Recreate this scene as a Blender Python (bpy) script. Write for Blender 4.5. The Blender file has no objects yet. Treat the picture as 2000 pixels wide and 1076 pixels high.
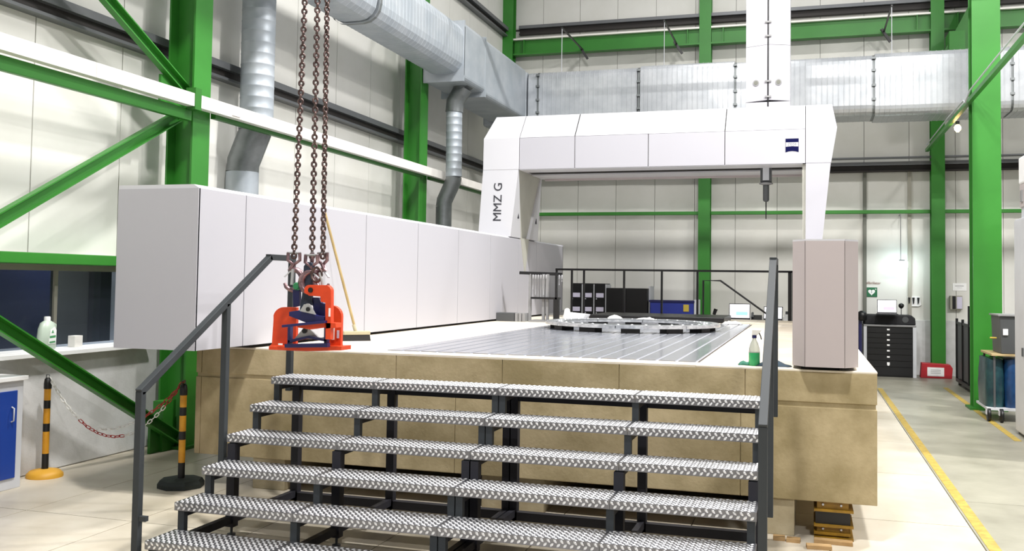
import bpy, bmesh, math, random
from mathutils import Vector, Matrix
random.seed(7)
D = bpy.data
SC = bpy.context.scene
COL = SC.collection
PI = math.pi

# ------------------------------------------------------------------ camera
def make_camera():
    yaw, pit, rol = 0.29701, 0.04214, 0.01456
    f, cx, cy = 1849.4, 1010.5, 472.3
    fw = Vector((-math.sin(yaw)*math.cos(pit), math.cos(yaw)*math.cos(pit), math.sin(pit)))
    r = Vector((math.cos(yaw), math.sin(yaw), 0)); u = r.cross(fw)
    r2 = r*math.cos(rol)+u*math.sin(rol); u2 = -r*math.sin(rol)+u*math.cos(rol)
    cam = D.cameras.new('camera'); o = D.objects.new('camera', cam); COL.objects.link(o)
    m = Matrix((r2, u2, -fw)).transposed().to_4x4(); m.translation = (0, 0, 1.75)
    o.matrix_world = m
    cam.sensor_fit = 'HORIZONTAL'; cam.sensor_width = 36
    cam.lens = f/2000*36
    cam.shift_x = (1000-cx)/2000; cam.shift_y = (cy-538)/2000
    cam.clip_start = 0.05; cam.clip_end = 200
    SC.camera = o
make_camera()

# ------------------------------------------------------------------ world, lights, exposure
W = D.worlds.new('hall_air'); SC.world = W; W.use_nodes = True
W.node_tree.nodes['Background'].inputs[0].default_value = (0.93, 0.96, 1.0, 1)
W.node_tree.nodes['Background'].inputs[1].default_value = 0.24
def lamp(x, y, z, w, sx=0.9, sy=0.35, tx=0, ty=0, col=(1.0, 0.98, 0.95)):
    l = D.lights.new('bay_and_fill_light', 'AREA'); l.shape = 'RECTANGLE'; l.size = sx; l.size_y = sy
    l.energy = w*.55; l.color = col
    o = D.objects.new('bay_and_fill_light', l); COL.objects.link(o); o.location = (x, y, z)
    d = Vector((tx, ty, -1)); o.rotation_euler = d.to_track_quat('-Z', 'Y').to_euler()
    return o
for (x, y, z, w) in ((-2.4, 10.0, 9.35, 750), (2.2, 10.0, 9.35, 1350), (6.6, 10.0, 9.35, 1350),
                     (-1.2, 3.6, 10, 1500), (9.5, 9.0, 9.5, 900), (2.2, -3.0, 8.0, 1050), (-1.5, 16.4, 10.4, 350), (6.5, 16.4, 10.4, 350)):  # the lamp behind the camera is added fill for front faces
    lamp(x, y, z, w, sx=.7, sy=.3)
SC.view_settings.view_transform = 'Standard'; SC.view_settings.look = 'None'
SC.view_settings.gamma = 1.0; SC.view_settings.use_curve_mapping = False
SC.view_settings.exposure = 0.22

# ------------------------------------------------------------------ materials
def lin(h):
    if isinstance(h, str):
        c = [int(h[i:i+2], 16)/255 for i in (0, 2, 4)]
    else: c = h
    return tuple(((v+.055)/1.055)**2.4 if v > .04045 else v/12.92 for v in c)+(1,)
MATS = {}
def mat(name, c, rough=.5, metal=0., c2=None, scale=3., bump=0., bscale=40., emit=0., spec=.5, alpha=1., trans=0., stretch=(1, 1, 1), coat=0., detail=5., lo=.35, hi=.65):
    m = D.materials.new(name); m.use_nodes = True; nt = m.node_tree; b = nt.nodes['Principled BSDF']
    b.inputs['Base Color'].default_value = lin(c); b.inputs['Roughness'].default_value = rough
    b.inputs['Metallic'].default_value = metal; b.inputs['Specular IOR Level'].default_value = spec
    b.inputs['Transmission Weight'].default_value = trans; b.inputs['Alpha'].default_value = alpha
    b.inputs['Coat Weight'].default_value = coat
    if emit:
        b.inputs['Emission Color'].default_value = lin(c); b.inputs['Emission Strength'].default_value = emit
    tc = nt.nodes.new('ShaderNodeTexCoord'); mp = nt.nodes.new('ShaderNodeMapping')
    geo = nt.nodes.new('ShaderNodeNewGeometry')
    nt.links.new(geo.outputs['Position'], mp.inputs[0]); mp.inputs['Scale'].default_value = stretch
    if c2 is None and not emit:
        h = Vector(lin(c)[:3])
        n = nt.nodes.new('ShaderNodeTexNoise'); n.inputs['Scale'].default_value = scale; n.inputs['Detail'].default_value = 4
        r = nt.nodes.new('ShaderNodeValToRGB'); r.color_ramp.elements[0].position = .3; r.color_ramp.elements[1].position = .7
        r.color_ramp.elements[0].color = (*(h*.93), 1); r.color_ramp.elements[1].color = (*[min(1, v*1.04) for v in h], 1)
        nt.links.new(mp.outputs[0], n.inputs['Vector']); nt.links.new(n.outputs[0], r.inputs[0]); nt.links.new(r.outputs[0], b.inputs['Base Color'])
    elif c2 is not None:
        n = nt.nodes.new('ShaderNodeTexNoise'); n.inputs['Scale'].default_value = scale; n.inputs['Detail'].default_value = detail; n.inputs['Roughness'].default_value = .6
        r = nt.nodes.new('ShaderNodeValToRGB'); r.color_ramp.elements[0].position = lo; r.color_ramp.elements[1].position = hi
        r.color_ramp.elements[0].color = lin(c2); r.color_ramp.elements[1].color = lin(c)
        nt.links.new(mp.outputs[0], n.inputs['Vector']); nt.links.new(n.outputs[0], r.inputs[0]); nt.links.new(r.outputs[0], b.inputs['Base Color'])
    if bump:
        n2 = nt.nodes.new('ShaderNodeTexNoise'); n2.inputs['Scale'].default_value = bscale; n2.inputs['Detail'].default_value = 4
        bp = nt.nodes.new('ShaderNodeBump'); bp.inputs['Strength'].default_value = bump; bp.inputs['Distance'].default_value = .01
        nt.links.new(mp.outputs[0], n2.inputs['Vector']); nt.links.new(n2.outputs[0], bp.inputs['Height']); nt.links.new(bp.outputs[0], b.inputs['Normal'])
    MATS[name] = m; return m
mat('wall_cream', 'deddd8', .55, c2='d5d4cd', scale=.8, bump=.04, bscale=300)
mat('plinth_grey', 'd6d6d6', .75, c2='bdbdbb', scale=2.2, bump=.15, bscale=60)
mat('concrete_warm', 'bfae8a', .85, c2='988964', scale=2.1, bump=.25, bscale=50, detail=12, lo=.36, hi=.64)
mat('concrete_top', 'e8dfcf', .7, c2='dccfb9', scale=2, bump=.1, bscale=80)
mat('concrete_foot', 'b5a98d', .85, c2='9a8c6e', scale=3, bump=.2)
mat('floor_screed', 'd6cebf', .38, c2='b5aa95', scale=.9, bump=.05, bscale=50, detail=8, lo=.3, hi=.7)
mat('floor_aisle', '9d9a8c', .4, c2='807d70', scale=1.6, bump=.05, bscale=50, detail=9, lo=.3, hi=.7)
mat('joint_dark', '6b665a', .9)
mat('yellow_line', 'b59c48', .6, c2='96803a', scale=14)
mat('green', '33802a', .42, c2='2d7624', scale=1.2, spec=.5)
mat('green_dark', '2a6d20', .45)
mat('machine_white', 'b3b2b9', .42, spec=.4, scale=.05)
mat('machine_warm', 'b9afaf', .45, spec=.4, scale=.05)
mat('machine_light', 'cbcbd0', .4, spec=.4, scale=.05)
mat('machine_web', 'b9b8ae', .5)
mat('gap_black', '17130f', .8)
mat('tray_white', 'f3efe9', .4)
mat('zinc', 'b4bac0', .52, metal=.4, c2='a3abb3', scale=2.4)
mat('zinc_dark', '878b8c', .4, metal=.6, c2='6f7374', scale=3)
mat('foil', 'c9ccd0', .3, metal=.45, c2='b6babf', scale=3, bump=.12, bscale=9)
mat('rail_steel', '6f7174', .45, metal=.4)
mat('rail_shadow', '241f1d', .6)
mat('anthracite', '34383b', .6, spec=.3)
mat('anthracite_dark', '23232a', .6, spec=.3)
mat('alu', '84858b', .36, metal=.9, c2='77787e', scale=6)
mat('alu_bump', 'f2f2f4', .28, metal=.7)  # studs paler than their plate, lamp highlights put into the colour
mat('chain_steel', '75625f', .35, metal=.8, c2='4c3d3b', scale=25)
mat('hook_steel', 'a88a8e', .3, metal=.75, c2='6d5458', scale=20)
mat('orange', 'd8451a', .38, c2='c63c14', scale=9)
mat('navy', '1e1f55', .35)
mat('navy_strap', '232c3e', .6)
mat('bare_plate', 'b9b9ba', .35, metal=.5)
mat('plastic_green', '2c7a4c', .4)
mat('iron_plate', 'a9acb4', .16, metal=.35, c2='9a9da5', scale=1.5)
mat('iron_slot_sheen', 'b9bac0', .4, metal=.2)  # slot floors coloured pale to imitate reflected streaks
mat('iron_edge', '4d453e', .6)
mat('ring_steel', 'd3d6d9', .2, metal=.5, c2='a8abb0', scale=14)
mat('block_black', '1b1715', .6)
mat('black', '0f0f12', .4)
mat('black_matte', '15151a', .65)
mat('screen_dark', '0a0a10', .25)
mat('grey_light', 'c9cbd0', .5)
mat('grey_mid', '8b8b8c', .5)
mat('grey_dark', '4c4e50', .5)
mat('blue_cabinet', '1c3f95', .4)
mat('blue_box', '2c3a96', .42)
mat('white', 'f4f4f4', .5)
mat('paper', 'fbfbfb', .7)
mat('paper_lilac', 'cfcbe0', .7)
mat('red', 'b5232d', .5)
mat('red_plastic', 'b33a36', .45)
mat('white_plastic', 'e9e7e2', .45)
mat('bollard_yellow', 'd79a26', .45, c2='c98a1e', scale=12)
mat('bollard_black', '141414', .5)
mat('rubber', '202724', .7, bump=.3)
mat('base_yellow', 'd9a233', .5)
mat('wood_handle', 'b39c6a', .55, c2='9c8554', scale=14, stretch=(1, 1, .2))
mat('broom_wood', 'b3aa8c', .6)
mat('bristle', '1c1815', .8, bump=.5, bscale=200)
mat('bottle_milk', 'd6e6d6', .35, trans=.25)
mat('bottle_label', '4f9a63', .5)
mat('bottle_clear', 'cfd6d0', .2, trans=.6)
mat('fluid_green', '2fae6a', .25, trans=.25)
mat('cloth_dark', '3a4b58', .9)
mat('cloth_green', '2f6b58', .9)
mat('cloth_white', 'f2f2f0', .9)
mat('bag_blue', '1a4676', .35, c2='10325a', scale=6, bump=.5, bscale=12)
mat('bag_green', '234a4c', .3, c2='14303a', scale=6, bump=.5, bscale=14)
mat('wood_shelf', 'b8a379', .5, c2='a38d63', scale=5)
mat('ibeam_yellow', '9a7418', .45, c2='7d5c12', scale=9)
mat('timber', 'c2a173', .8, c2='a98657', scale=5)
mat('sign_green', '1f6b45', .5)
mat('text_dark', '2b2b33', .6)
mat('text_red', '8d6a60', .6)
mat('logo_blue', '05083c', .6, scale=.1, spec=.1)
mat('lock_yellow', 'c9b048', .5)
mat('office_navy', '16234a', .6)
mat('office_grey', '6f7068', .7)
mat('office_dark', '2c2d2b', .6)
mat('frame_beige', '9f9c90', .5)
mat('bulb_warm', 'ffcf82', .3, emit=28)
mat('sign_glow', 'dffcff', .3, emit=14)
mat('sign_cyan', '66e6e6', .3, emit=5)
mat('screen_white', 'fbfaff', .3, emit=1.1)
mat('screen_lilac', 'cfb8de', .3, emit=.6)
mat('screen_blue', '9fd6de', .3, emit=.7)
def glass_mat():
    m = D.materials.new('window_glass'); m.use_nodes = True; nt = m.node_tree
    b = nt.nodes['Principled BSDF']; out = nt.nodes['Material Output']
    b.inputs['Base Color'].default_value = (.05, .06, .08, 1); b.inputs['Roughness'].default_value = .04
    t = nt.nodes.new('ShaderNodeBsdfTransparent'); t.inputs[0].default_value = (.75, .8, .85, 1)
    mx = nt.nodes.new('ShaderNodeMixShader'); mx.inputs[0].default_value = .28
    nt.links.new(t.outputs[0], mx.inputs[1]); nt.links.new(b.outputs[0], mx.inputs[2]); nt.links.new(mx.outputs[0], out.inputs[0])
    MATS['glass'] = m
glass_mat()

# ------------------------------------------------------------------ mesh helpers
class MB:
    def __init__(s): s.v = []; s.f = []; s.sm = []
    def add(s, vs, fs, smooth=False):
        n = len(s.v); s.v += [tuple(p) for p in vs]; s.f += [tuple(i+n for i in f) for f in fs]; s.sm += [smooth]*len(fs); return s
    def box(s, x0, x1, y0, y1, z0, z1):
        if x0 > x1: x0, x1 = x1, x0
        if y0 > y1: y0, y1 = y1, y0
        if z0 > z1: z0, z1 = z1, z0
        return s.add([(x0, y0, z0), (x1, y0, z0), (x1, y1, z0), (x0, y1, z0), (x0, y0, z1), (x1, y0, z1), (x1, y1, z1), (x0, y1, z1)],
                     [(0, 3, 2, 1), (4, 5, 6, 7), (0, 1, 5, 4), (1, 2, 6, 5), (2, 3, 7, 6), (3, 0, 4, 7)])
    def cbox(s, c, d): return s.box(c[0]-d[0]/2, c[0]+d[0]/2, c[1]-d[1]/2, c[1]+d[1]/2, c[2]-d[2]/2, c[2]+d[2]/2)
    def hexa(s, vs):   # 8 corners bottom 4 ccw, top 4 ccw
        return s.add(vs, [(0, 3, 2, 1), (4, 5, 6, 7), (0, 1, 5, 4), (1, 2, 6, 5), (2, 3, 7, 6), (3, 0, 4, 7)])
    def prism(s, pts, axis, a, b):   # pts 2d polygon; axis 'x','y','z'
        def P(p, t):
            return {'x': (t, p[0], p[1]), 'y': (p[0], t, p[1]), 'z': (p[0], p[1], t)}[axis]
        n = len(pts); vs = [P(p, a) for p in pts]+[P(p, b) for p in pts]
        fs = [tuple(range(n))[::-1], tuple(range(n, 2*n))]+[(i, (i+1) % n, n+(i+1) % n, n+i) for i in range(n)]
        return s.add(vs, fs)
    def bar(s, p, q, w, h=None, up=(0, 0, 1)):   # rectangular bar from p to q
        h = h or w; p = Vector(p); q = Vector(q); d = (q-p).normalized(); u = Vector(up)
        if abs(d.dot(u)) > .98: u = Vector((0, 1, 0))
        x = d.cross(u).normalized()*w/2; z = x.cross(d).normalized()*h/2
        vs = [p-x-z, p+x-z, p+x+z, p-x+z, q-x-z, q+x-z, q+x+z, q-x+z]
        return s.add(vs, [(0, 1, 2, 3), (7, 6, 5, 4), (0, 4, 5, 1), (1, 5, 6, 2), (2, 6, 7, 3), (3, 7, 4, 0)])
    def tube(s, path, r, n=8, closed=False, cap=True):
        P = [Vector(p) for p in path]; k = len(P)
        rs = r if isinstance(r, (list, tuple)) else [r]*k
        rings = []; ref = None
        for i in range(k):
            if closed: d = (P[(i+1) % k]-P[i-1]).normalized()
            else: d = (P[min(i+1, k-1)]-P[max(i-1, 0)]).normalized()
            if ref is None:
                ref = Vector((0, 0, 1)) if abs(d.z) < .9 else Vector((0, 1, 0))
            x = d.cross(ref).normalized(); y = x.cross(d).normalized(); ref = y
            rings.append([P[i]+(x*math.cos(2*PI*j/n)+y*math.sin(2*PI*j/n))*rs[i] for j in range(n)])
        vs = [v for R in rings for v in R]; fs = []
        for i in range(k if closed else k-1):
            a = i*n; b = ((i+1) % k)*n
            for j in range(n): fs.append((a+j, a+(j+1) % n, b+(j+1) % n, b+j))
        s.add(vs, fs, True)
        if cap and not closed:
            s.add(rings[0], [tuple(range(n))[::-1]]); s.add(rings[-1], [tuple(range(n))])
        return s
    def lathe(s, c, prof, n=16, axis='z', smooth=True):   # prof: (r, h)
        vs = []
        for r, h in prof:
            for j in range(n):
                a = 2*PI*j/n; x, y = r*math.cos(a), r*math.sin(a)
                vs.append({'z': (c[0]+x, c[1]+y, c[2]+h), 'y': (c[0]+x, c[1]+h, c[2]+y), 'x': (c[0]+h, c[1]+x, c[2]+y)}[axis])
        fs = [(i*n+j, i*n+(j+1) % n, (i+1)*n+(j+1) % n, (i+1)*n+j) for i in range(len(prof)-1) for j in range(n)]
        s.add(vs, fs, smooth)
        s.add(vs[:n], [tuple(range(n))[::-1]]); s.add(vs[-n:], [tuple(range(n))])
        return s
    def mesh(s, name, m):
        me = D.meshes.new(name); me.from_pydata(s.v, [], s.f); me.materials.append(MATS[m])
        me.polygons.foreach_set('use_smooth', s.sm)
        bm = bmesh.new(); bm.from_mesh(me); bmesh.ops.recalc_face_normals(bm, faces=bm.faces); bm.to_mesh(me); bm.free()
        me.update(); return me
    def build(s, name, m, parent=None, bevel=0., label=None, kind=None, loc=None):
        o = D.objects.new(name, s.mesh(name, m)); COL.objects.link(o)
        if parent is not None: o.parent = parent
        if loc is not None: o.location = loc
        if bevel:
            b = o.modifiers.new('bevel', 'BEVEL'); b.width = bevel; b.segments = 2; b.limit_method = 'ANGLE'; b.angle_limit = math.radians(40)
        if label: o['label'] = label
        if kind: o['kind'] = kind
        return o
def inst(o, loc=None, rot=None, parent=None, name=None):
    c = o.copy(); COL.objects.link(c)
    if loc is not None: c.location = loc
    if rot is not None: c.rotation_euler = rot
    if parent is not None: c.parent = parent
    return c
def tag(o, label, cat, group=None):
    o['label'] = label; o['category'] = cat
    if group: o['group'] = group
    return o
def thing(name, label, cat, group=None, loc=(0, 0, 0), rz=0):
    o = D.objects.new(name, None); COL.objects.link(o); o.location = loc; o.rotation_euler = (0, 0, rz)
    o.empty_display_size = .1
    return tag(o, label, cat, group)
def setting(name):
    o = D.objects.new(name, None); COL.objects.link(o); o['kind'] = 'structure'; return o
def text(name, body, size, loc, rot, m, parent, ext=.001, align='CENTER', sx=1.):
    cu = D.curves.new(name, 'FONT'); cu.body = body; cu.size = size; cu.extrude = ext; cu.align_x = align; cu.align_y = 'CENTER'
    t = D.objects.new(name, cu); COL.objects.link(t); bpy.context.view_layer.update()
    me = D.meshes.new_from_object(t.evaluated_get(bpy.context.evaluated_depsgraph_get()))
    D.objects.remove(t); me.materials.clear(); me.materials.append(MATS[m])
    o = D.objects.new(name, me); COL.objects.link(o); o.parent = parent; o.location = loc; o.rotation_euler = rot; o.scale = (sx, 1, 1)
    return o
def rrect(w, h, r, n=5, cx=0, cz=0):
    pts = []
    for (sx, sz, a0) in ((1, 1, 0), (-1, 1, PI/2), (-1, -1, PI), (1, -1, 3*PI/2)):
        for i in range(n+1):
            a = a0+PI/2*i/n
            pts.append((cx+sx*(w/2-r)+r*math.cos(a), cz+sz*(h/2-r)+r*math.sin(a)))
    return pts

# ================================================================== FLOOR AND WALLS
fl = setting('floor')
MB().box(-9, 9, -4, 24, -.12, -.012).build('floor_bed', 'joint_dark', fl)
# left bay laid in large slabs, the rest in long screed bays
proto = None
xs = [-6.5, -5.55, -4.6, -3.65, -2.7, -1.75, -.8, .15, 1.15]
for i in range(len(xs)-1):
    for j in range(0, 12):
        y0 = -4+j*1.95+((i % 2)*.0)
        m = MB().box(xs[i]+.004, xs[i+1]-.004, y0+.004, y0+1.946, -.02, 0)
        m.build('floor_slab', 'floor_screed', fl)
for j in range(6):
    y0 = -4+j*4.2
    MB().box(1.154, 9, y0+.003, y0+4.197, -.02, 0).build('floor_slab', 'floor_aisle', fl)
for j in range(4):
    y0 = -4+j*7
    MB().box(-9, -6.506, y0+.003, y0+6.997, -.02, 0).build('floor_slab', 'floor_screed', fl)
ln = MB().box(1.17, 1.25, 1, 17.6, 0, .003).build('floor_marking', 'yellow_line'); tag(ln, 'long yellow painted floor line beside the concrete block', 'floor line', 'yellow floor lines')
ln = MB().box(2.29, 2.37, 12.2, 18.2, 0, .003).build('floor_marking', 'yellow_line'); tag(ln, 'short yellow painted floor line beside the dark roll cage', 'floor line', 'yellow floor lines')

wl = setting('wall_left')
XW = -6.62
MB().box(XW-.35, XW-.085, -4, 21, 1.93, 11).build('wall_core', 'grey_dark', wl)
MB().box(XW-.35, XW-.085, 12, 21, 0, 1.93).build('wall_core', 'grey_dark', wl)
MB().box(XW-.35, -6.5, -4, 20.6, 0, 1.06).build('plinth', 'plinth_grey', wl, bevel=.01)
MB().box(XW-.3, XW, 8.2, 20.6, 1.06, 1.94).build('plinth_panel', 'plinth_grey', wl)
y = -3.4
while y < 20.4:
    y1 = min(y+1.13, 20.6)
    for (z0, z1) in ((1.95, 4.16), (4.2, 7.44), (7.5, 10.9)):
        if z0 > 7.4 and y > 19.9: continue
        MB().box(XW-.08, XW, y+.006, y1-.006, z0, z1).build('wall_panel', 'wall_cream', wl)
    y += 1.13
wb = setting('wall_back')
YB = 20.6
MB().box(-7, 9, YB+.085, YB+.3, 0, 11).build('wall_core', 'grey_dark', wb)
x = -6.62
while x < 8.6:
    for (z0, z1) in ((1.1, 3.27), (3.28, 4.2), (4.24, 7.5), (7.54, 10.9)):
        MB().box(x+.004, x+.86-.004, YB, YB+.08, z0, z1).build('wall_panel', 'wall_cream', wb)
    x += .86
MB().box(-6.62, 8.6, YB-.06, YB+.08, 0, 1.1).build('plinth', 'plinth_grey', wb, bevel=.01)

# ledges and rails on walls
def rail_y(z, y0, y1, label, cat='wall rail', g='steel rails on the walls'):
    t = thing('wall_rail', label, cat, g)
    MB().box(XW, XW+.14, y0, y1, z-.02, z+.06).build('upper_flange', 'rail_steel', t)
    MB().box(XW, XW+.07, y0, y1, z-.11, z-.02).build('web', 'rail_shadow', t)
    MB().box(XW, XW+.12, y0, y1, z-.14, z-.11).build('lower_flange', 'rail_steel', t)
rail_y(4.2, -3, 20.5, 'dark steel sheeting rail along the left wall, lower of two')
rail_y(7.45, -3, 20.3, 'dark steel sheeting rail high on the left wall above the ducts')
def rail_x(z, x0, x1, label):
    t = thing('wall_rail', label, 'wall rail', 'steel rails on the walls')
    MB().box(x0, x1, YB-.15, YB, z-.0, z+.07).build('upper_flange', 'rail_steel', t)
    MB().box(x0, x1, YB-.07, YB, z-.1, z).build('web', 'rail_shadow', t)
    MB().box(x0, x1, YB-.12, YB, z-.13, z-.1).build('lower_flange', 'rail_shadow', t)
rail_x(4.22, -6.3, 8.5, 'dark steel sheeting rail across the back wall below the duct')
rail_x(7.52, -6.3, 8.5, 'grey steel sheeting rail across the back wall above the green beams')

# unseen bar added above the gantry to cast the back wall's shadow band
t = thing('shadow_bar', 'unseen white bar added across the hall above the gantry to cast a shadow band', 'shadow bar')
MB().box(-5.6, 8.5, 14.2, 14.26, 6.58, 6.67).build('shadow_bar_rail', 'white', t)

# window in the left wall
wn = setting('window_1')
MB().box(XW-.25, -6.42, -1, 8.2, 1.06, 1.085).build('window_sill', 'white', wn, bevel=.006)
MB().box(-6.44, -6.40, -1, 8.2, 1.03, 1.07).build('sill_edge', 'white', wn, bevel=.004)
MB().box(XW-.06, XW+.02, -1, 8.2, 1.79, 1.95).build('window_head', 'frame_beige', wn)
for yy in (-1, 1.9, 4.2, 7.10):
    MB().box(XW-.05, XW, yy, yy+.04, 1.085, 1.79).build('mullion', 'frame_beige', wn)
MB().box(XW-.05, XW, 8.14, 8.2, 1.085, 1.79).build('mullion', 'frame_beige', wn)
for (a, b) in ((-.95, 1.9), (1.95, 4.2), (4.25, 7.10), (7.14, 8.14)):
    MB().box(XW-.03, XW-.022, a, b, 1.085, 1.79).build('window_pane', 'glass', wn)
# the office behind the window
ofc = setting('wall_office')
MB().box(-8.6, -8.5, -2, 12, 0, 2.6).build('office_wall', 'office_grey', ofc)
MB().box(-8.5, XW-.35, -2, 12, -.01, .02).build('office_floor', 'office_dark', ofc)
MB().box(-8.5, XW-.35, -2, 12, 2.5, 2.6).build('office_ceiling', 'office_dark', ofc)
MB().box(-8.5, XW-.3, 11.9, 12, 0, 2.6).build('office_end_wall', 'office_grey', ofc)
MB().box(-8.5, XW-.3, -2.1, -2, 0, 2.6).build('office_end_wall', 'office_dark', ofc)
MB().box(-8.5, -7.6, 3.5, 8.1, .02, 2.45).build('office_partition', 'office_navy', ofc)
l = D.lights.new('office_fill_light', 'AREA'); l.size = 1.2; l.energy = 60; o = D.objects.new('office_fill_light', l); COL.objects.link(o); o.location = (-7.35, 8.2, 2.45)  # added light that brightens the office behind the glass
c = MB().box(-8.48, -8.3, 9.65, 10.05, .02, 2.25).build('office_cupboard', 'office_dark'); tag(c, 'dark cupboard seen through the left wall window', 'cupboard')

# ================================================================== GREEN STEEL
def hcol(x0, x1, y0, y1, z1, label, axis='y', base=True):
    t = thing('steel_column', label, 'column', 'green steel columns of the hall', loc=((x0+x1)/2, (y0+y1)/2, 0))
    w, d = x1-x0, y1-y0; tf = .022
    if axis == 'y':   # flanges face front and back
        MB().box(-w/2, w/2, -d/2, -d/2+tf, 0, z1).build('flange', 'green', t)
        MB().box(-w/2, w/2, d/2-tf, d/2, 0, z1).build('flange', 'green', t)
        MB().box(-.008, .008, -d/2+tf, d/2-tf, 0, z1).build('web', 'green', t)
    else:
        MB().box(-w/2, -w/2+tf, -d/2, d/2, 0, z1).build('flange', 'green', t)
        MB().box(w/2-tf, w/2, -d/2, d/2, 0, z1).build('flange', 'green', t)
        MB().box(-w/2+tf, w/2-tf, -.008, .008, 0, z1).build('web', 'green', t)
    if base: MB().box(-w/2-.06, w/2+.06, -d/2-.06, d/2+.06, 0, .03).build('base_plate', 'green_dark', t)
    return t
c1 = hcol(-6.38, -6.06, 8.3, 8.59, 10.5, 'green steel column nearest on the left, behind the white rail housing', 'x')
MB().box(-.138, .138, -.02, -.006, 0, 10.5).build('web_stiffener', 'green', c1)
c2 = hcol(-6.36, -6.06, 14.3, 14.59, 10.5, 'green steel column on the left wall behind the lifting chains and duct', 'x')
MB().box(-.128, .128, -.02, -.006, 0, 10.5).build('web_stiffener', 'green', c2)
MB().box(-.06, .06, -.35, -.15, 0, .5).build('gusset', 'green', c1)
hcol(-6.66, -6.38, 20.25, 20.5, 10.5, 'green steel column in the far left corner of the hall')
hcol(-2.21, -1.96, 20.3, 20.56, 10.5, 'green steel column in the middle of the back wall')
c5 = hcol(2.36, 2.61, 20.3, 20.56, 10.5, 'green steel column on the back wall behind the red box')
hcol(6.9, 7.15, 20.3, 20.56, 10.5, 'green steel column of the back wall beyond the right edge')
c6 = hcol(2.31, 2.69, 15.1, 15.42, 10.5, 'large green steel column on the right beside the roll cage')
MB().box(.1, .16, -.15, .15, 2.2, 2.9).build('cleat', 'green', c6)

def beam_x(x0, x1, y, z0, z1, label, w=.2):
    t = thing('steel_beam', label, 'beam', 'green beams on the back wall')
    MB().box(x0, x1, y, y+w, z0, z0+.035).build('lower_flange', 'green', t)
    MB().box(x0, x1, y+w/2-.01, y+w/2+.01, z0+.035, z1-.035).build('web', 'green', t)
    MB().box(x0, x1, y, y+w, z1-.035, z1).build('upper_flange', 'tray_white', t, label='upper flange coloured white for the light on its top')  # light on the flange top is put in as white colour
    for xx in (x0+.25, x1-.25): MB().box(xx-.01, xx+.01, y, y+w, z0+.035, z1-.035).build('stiffener', 'green', t)
    return t
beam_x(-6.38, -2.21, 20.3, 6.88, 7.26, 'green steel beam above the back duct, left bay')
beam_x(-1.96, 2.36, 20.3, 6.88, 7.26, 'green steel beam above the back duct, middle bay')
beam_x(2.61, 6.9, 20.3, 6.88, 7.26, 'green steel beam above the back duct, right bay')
for (a, b, s) in ((-6.38, -2.21, 'left'), (-1.96, 2.36, 'middle'), (2.61, 6.9, 'right')):
    o = MB().box(a, b, 20.42, 20.5, 3.235, 3.31).build('tie_rail', 'green', bevel=.01)
    tag(o, f'thin green rail at mid height of the back wall, {s} bay', 'rail', 'thin green wall rails')
# left wall bracing
def brace(p, q, label, w=.1, d=.06):
    t = thing('steel_brace', label, 'brace', 'green diagonal braces')
    P = Vector(p); Q = Vector(q)
    MB().bar(p, q, .012, w).build('web', 'green', t)
    n = (Q-P).normalized().cross(Vector((1, 0, 0))).normalized()*(w/2)
    for s in (1, -1):
        MB().bar(P+n*s+Vector((d/2, 0, 0)), Q+n*s+Vector((d/2, 0, 0)), d+.01, .012).build('flange', 'green', t)
    return t
brace((-6.2, 8.32, 3.68), (-6.2, 2.4, 6.75), 'green diagonal brace rising left from the first column above the white tray')
brace((-6.2, 8.32, 3.46), (-6.2, 2.4, .2), 'green diagonal brace falling left from the first column below the white tray')
brace((-6.16, 8.32, .10), (-6.16, 2.4, 3.3), 'green diagonal brace running down to the foot of the first column')
for pz, q in ((3.62, 'upper'), (.16, 'lower')):
    o = MB().box(-6.22, -6.19, 7.95, 8.35, pz-.2 if pz > 1 else 0, pz+.16).build('gusset_plate', 'green'); tag(o, f'green gusset plate at the {q} brace joint of the first column', 'plate', 'green gusset plates')
o = MB().box(-6.2, -6.14, 8.2, -3, 3.34, 3.46).build('tie_beam', 'green', bevel=.008)
o.data.transform(Matrix.Translation((.14, 0, 0))); tag(o, 'green tie beam under the white cable tray, left of the first column', 'beam', 'green tie beams of the left wall')
o = MB().box(-6.06, -6.0, 8.6, 14.3, 3.43, 3.5).build('tie_beam', 'green_dark'); tag(o, 'dark green tie beam under the white cable tray, between the columns', 'beam', 'green tie beams of the left wall')
o = MB().box(-6.06, -6.0, 14.6, 20.2, 3.43, 3.5).build('tie_beam', 'green_dark'); tag(o, 'dark green tie beam under the white cable tray, beyond the second column', 'beam', 'green tie beams of the left wall')
o = MB().box(XW, -6.28, -3, 8.2, 1.845, 1.94).build('window_beam', 'green', bevel=.006); tag(o, 'green horizontal beam above the left wall window', 'beam')
tr = thing('cable_tray', 'long white cable tray running past the green columns on the left', 'cable tray')
ys = [-3, -1, 1, 3, 5, 6.72, 7.68, 8.15, 9.2, 10.9, 12.6, 14.3, 16.2, 18.1, 20.2]
for i in range(len(ys)-1):
    MB().box(-5.99, -5.90, ys[i]+.004, ys[i+1]-.004, 3.47, 3.6).build('tray_section', 'tray_white', tr)
MB().box(-5.99, -5.89, 8.1, 8.2, 3.44, 3.66).build('tray_joint', 'green_dark', tr)
MB().box(-6.0, -5.885, 8.75, 8.9, 3.49, 3.58).build('outlet_box', 'tray_white', tr)
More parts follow.
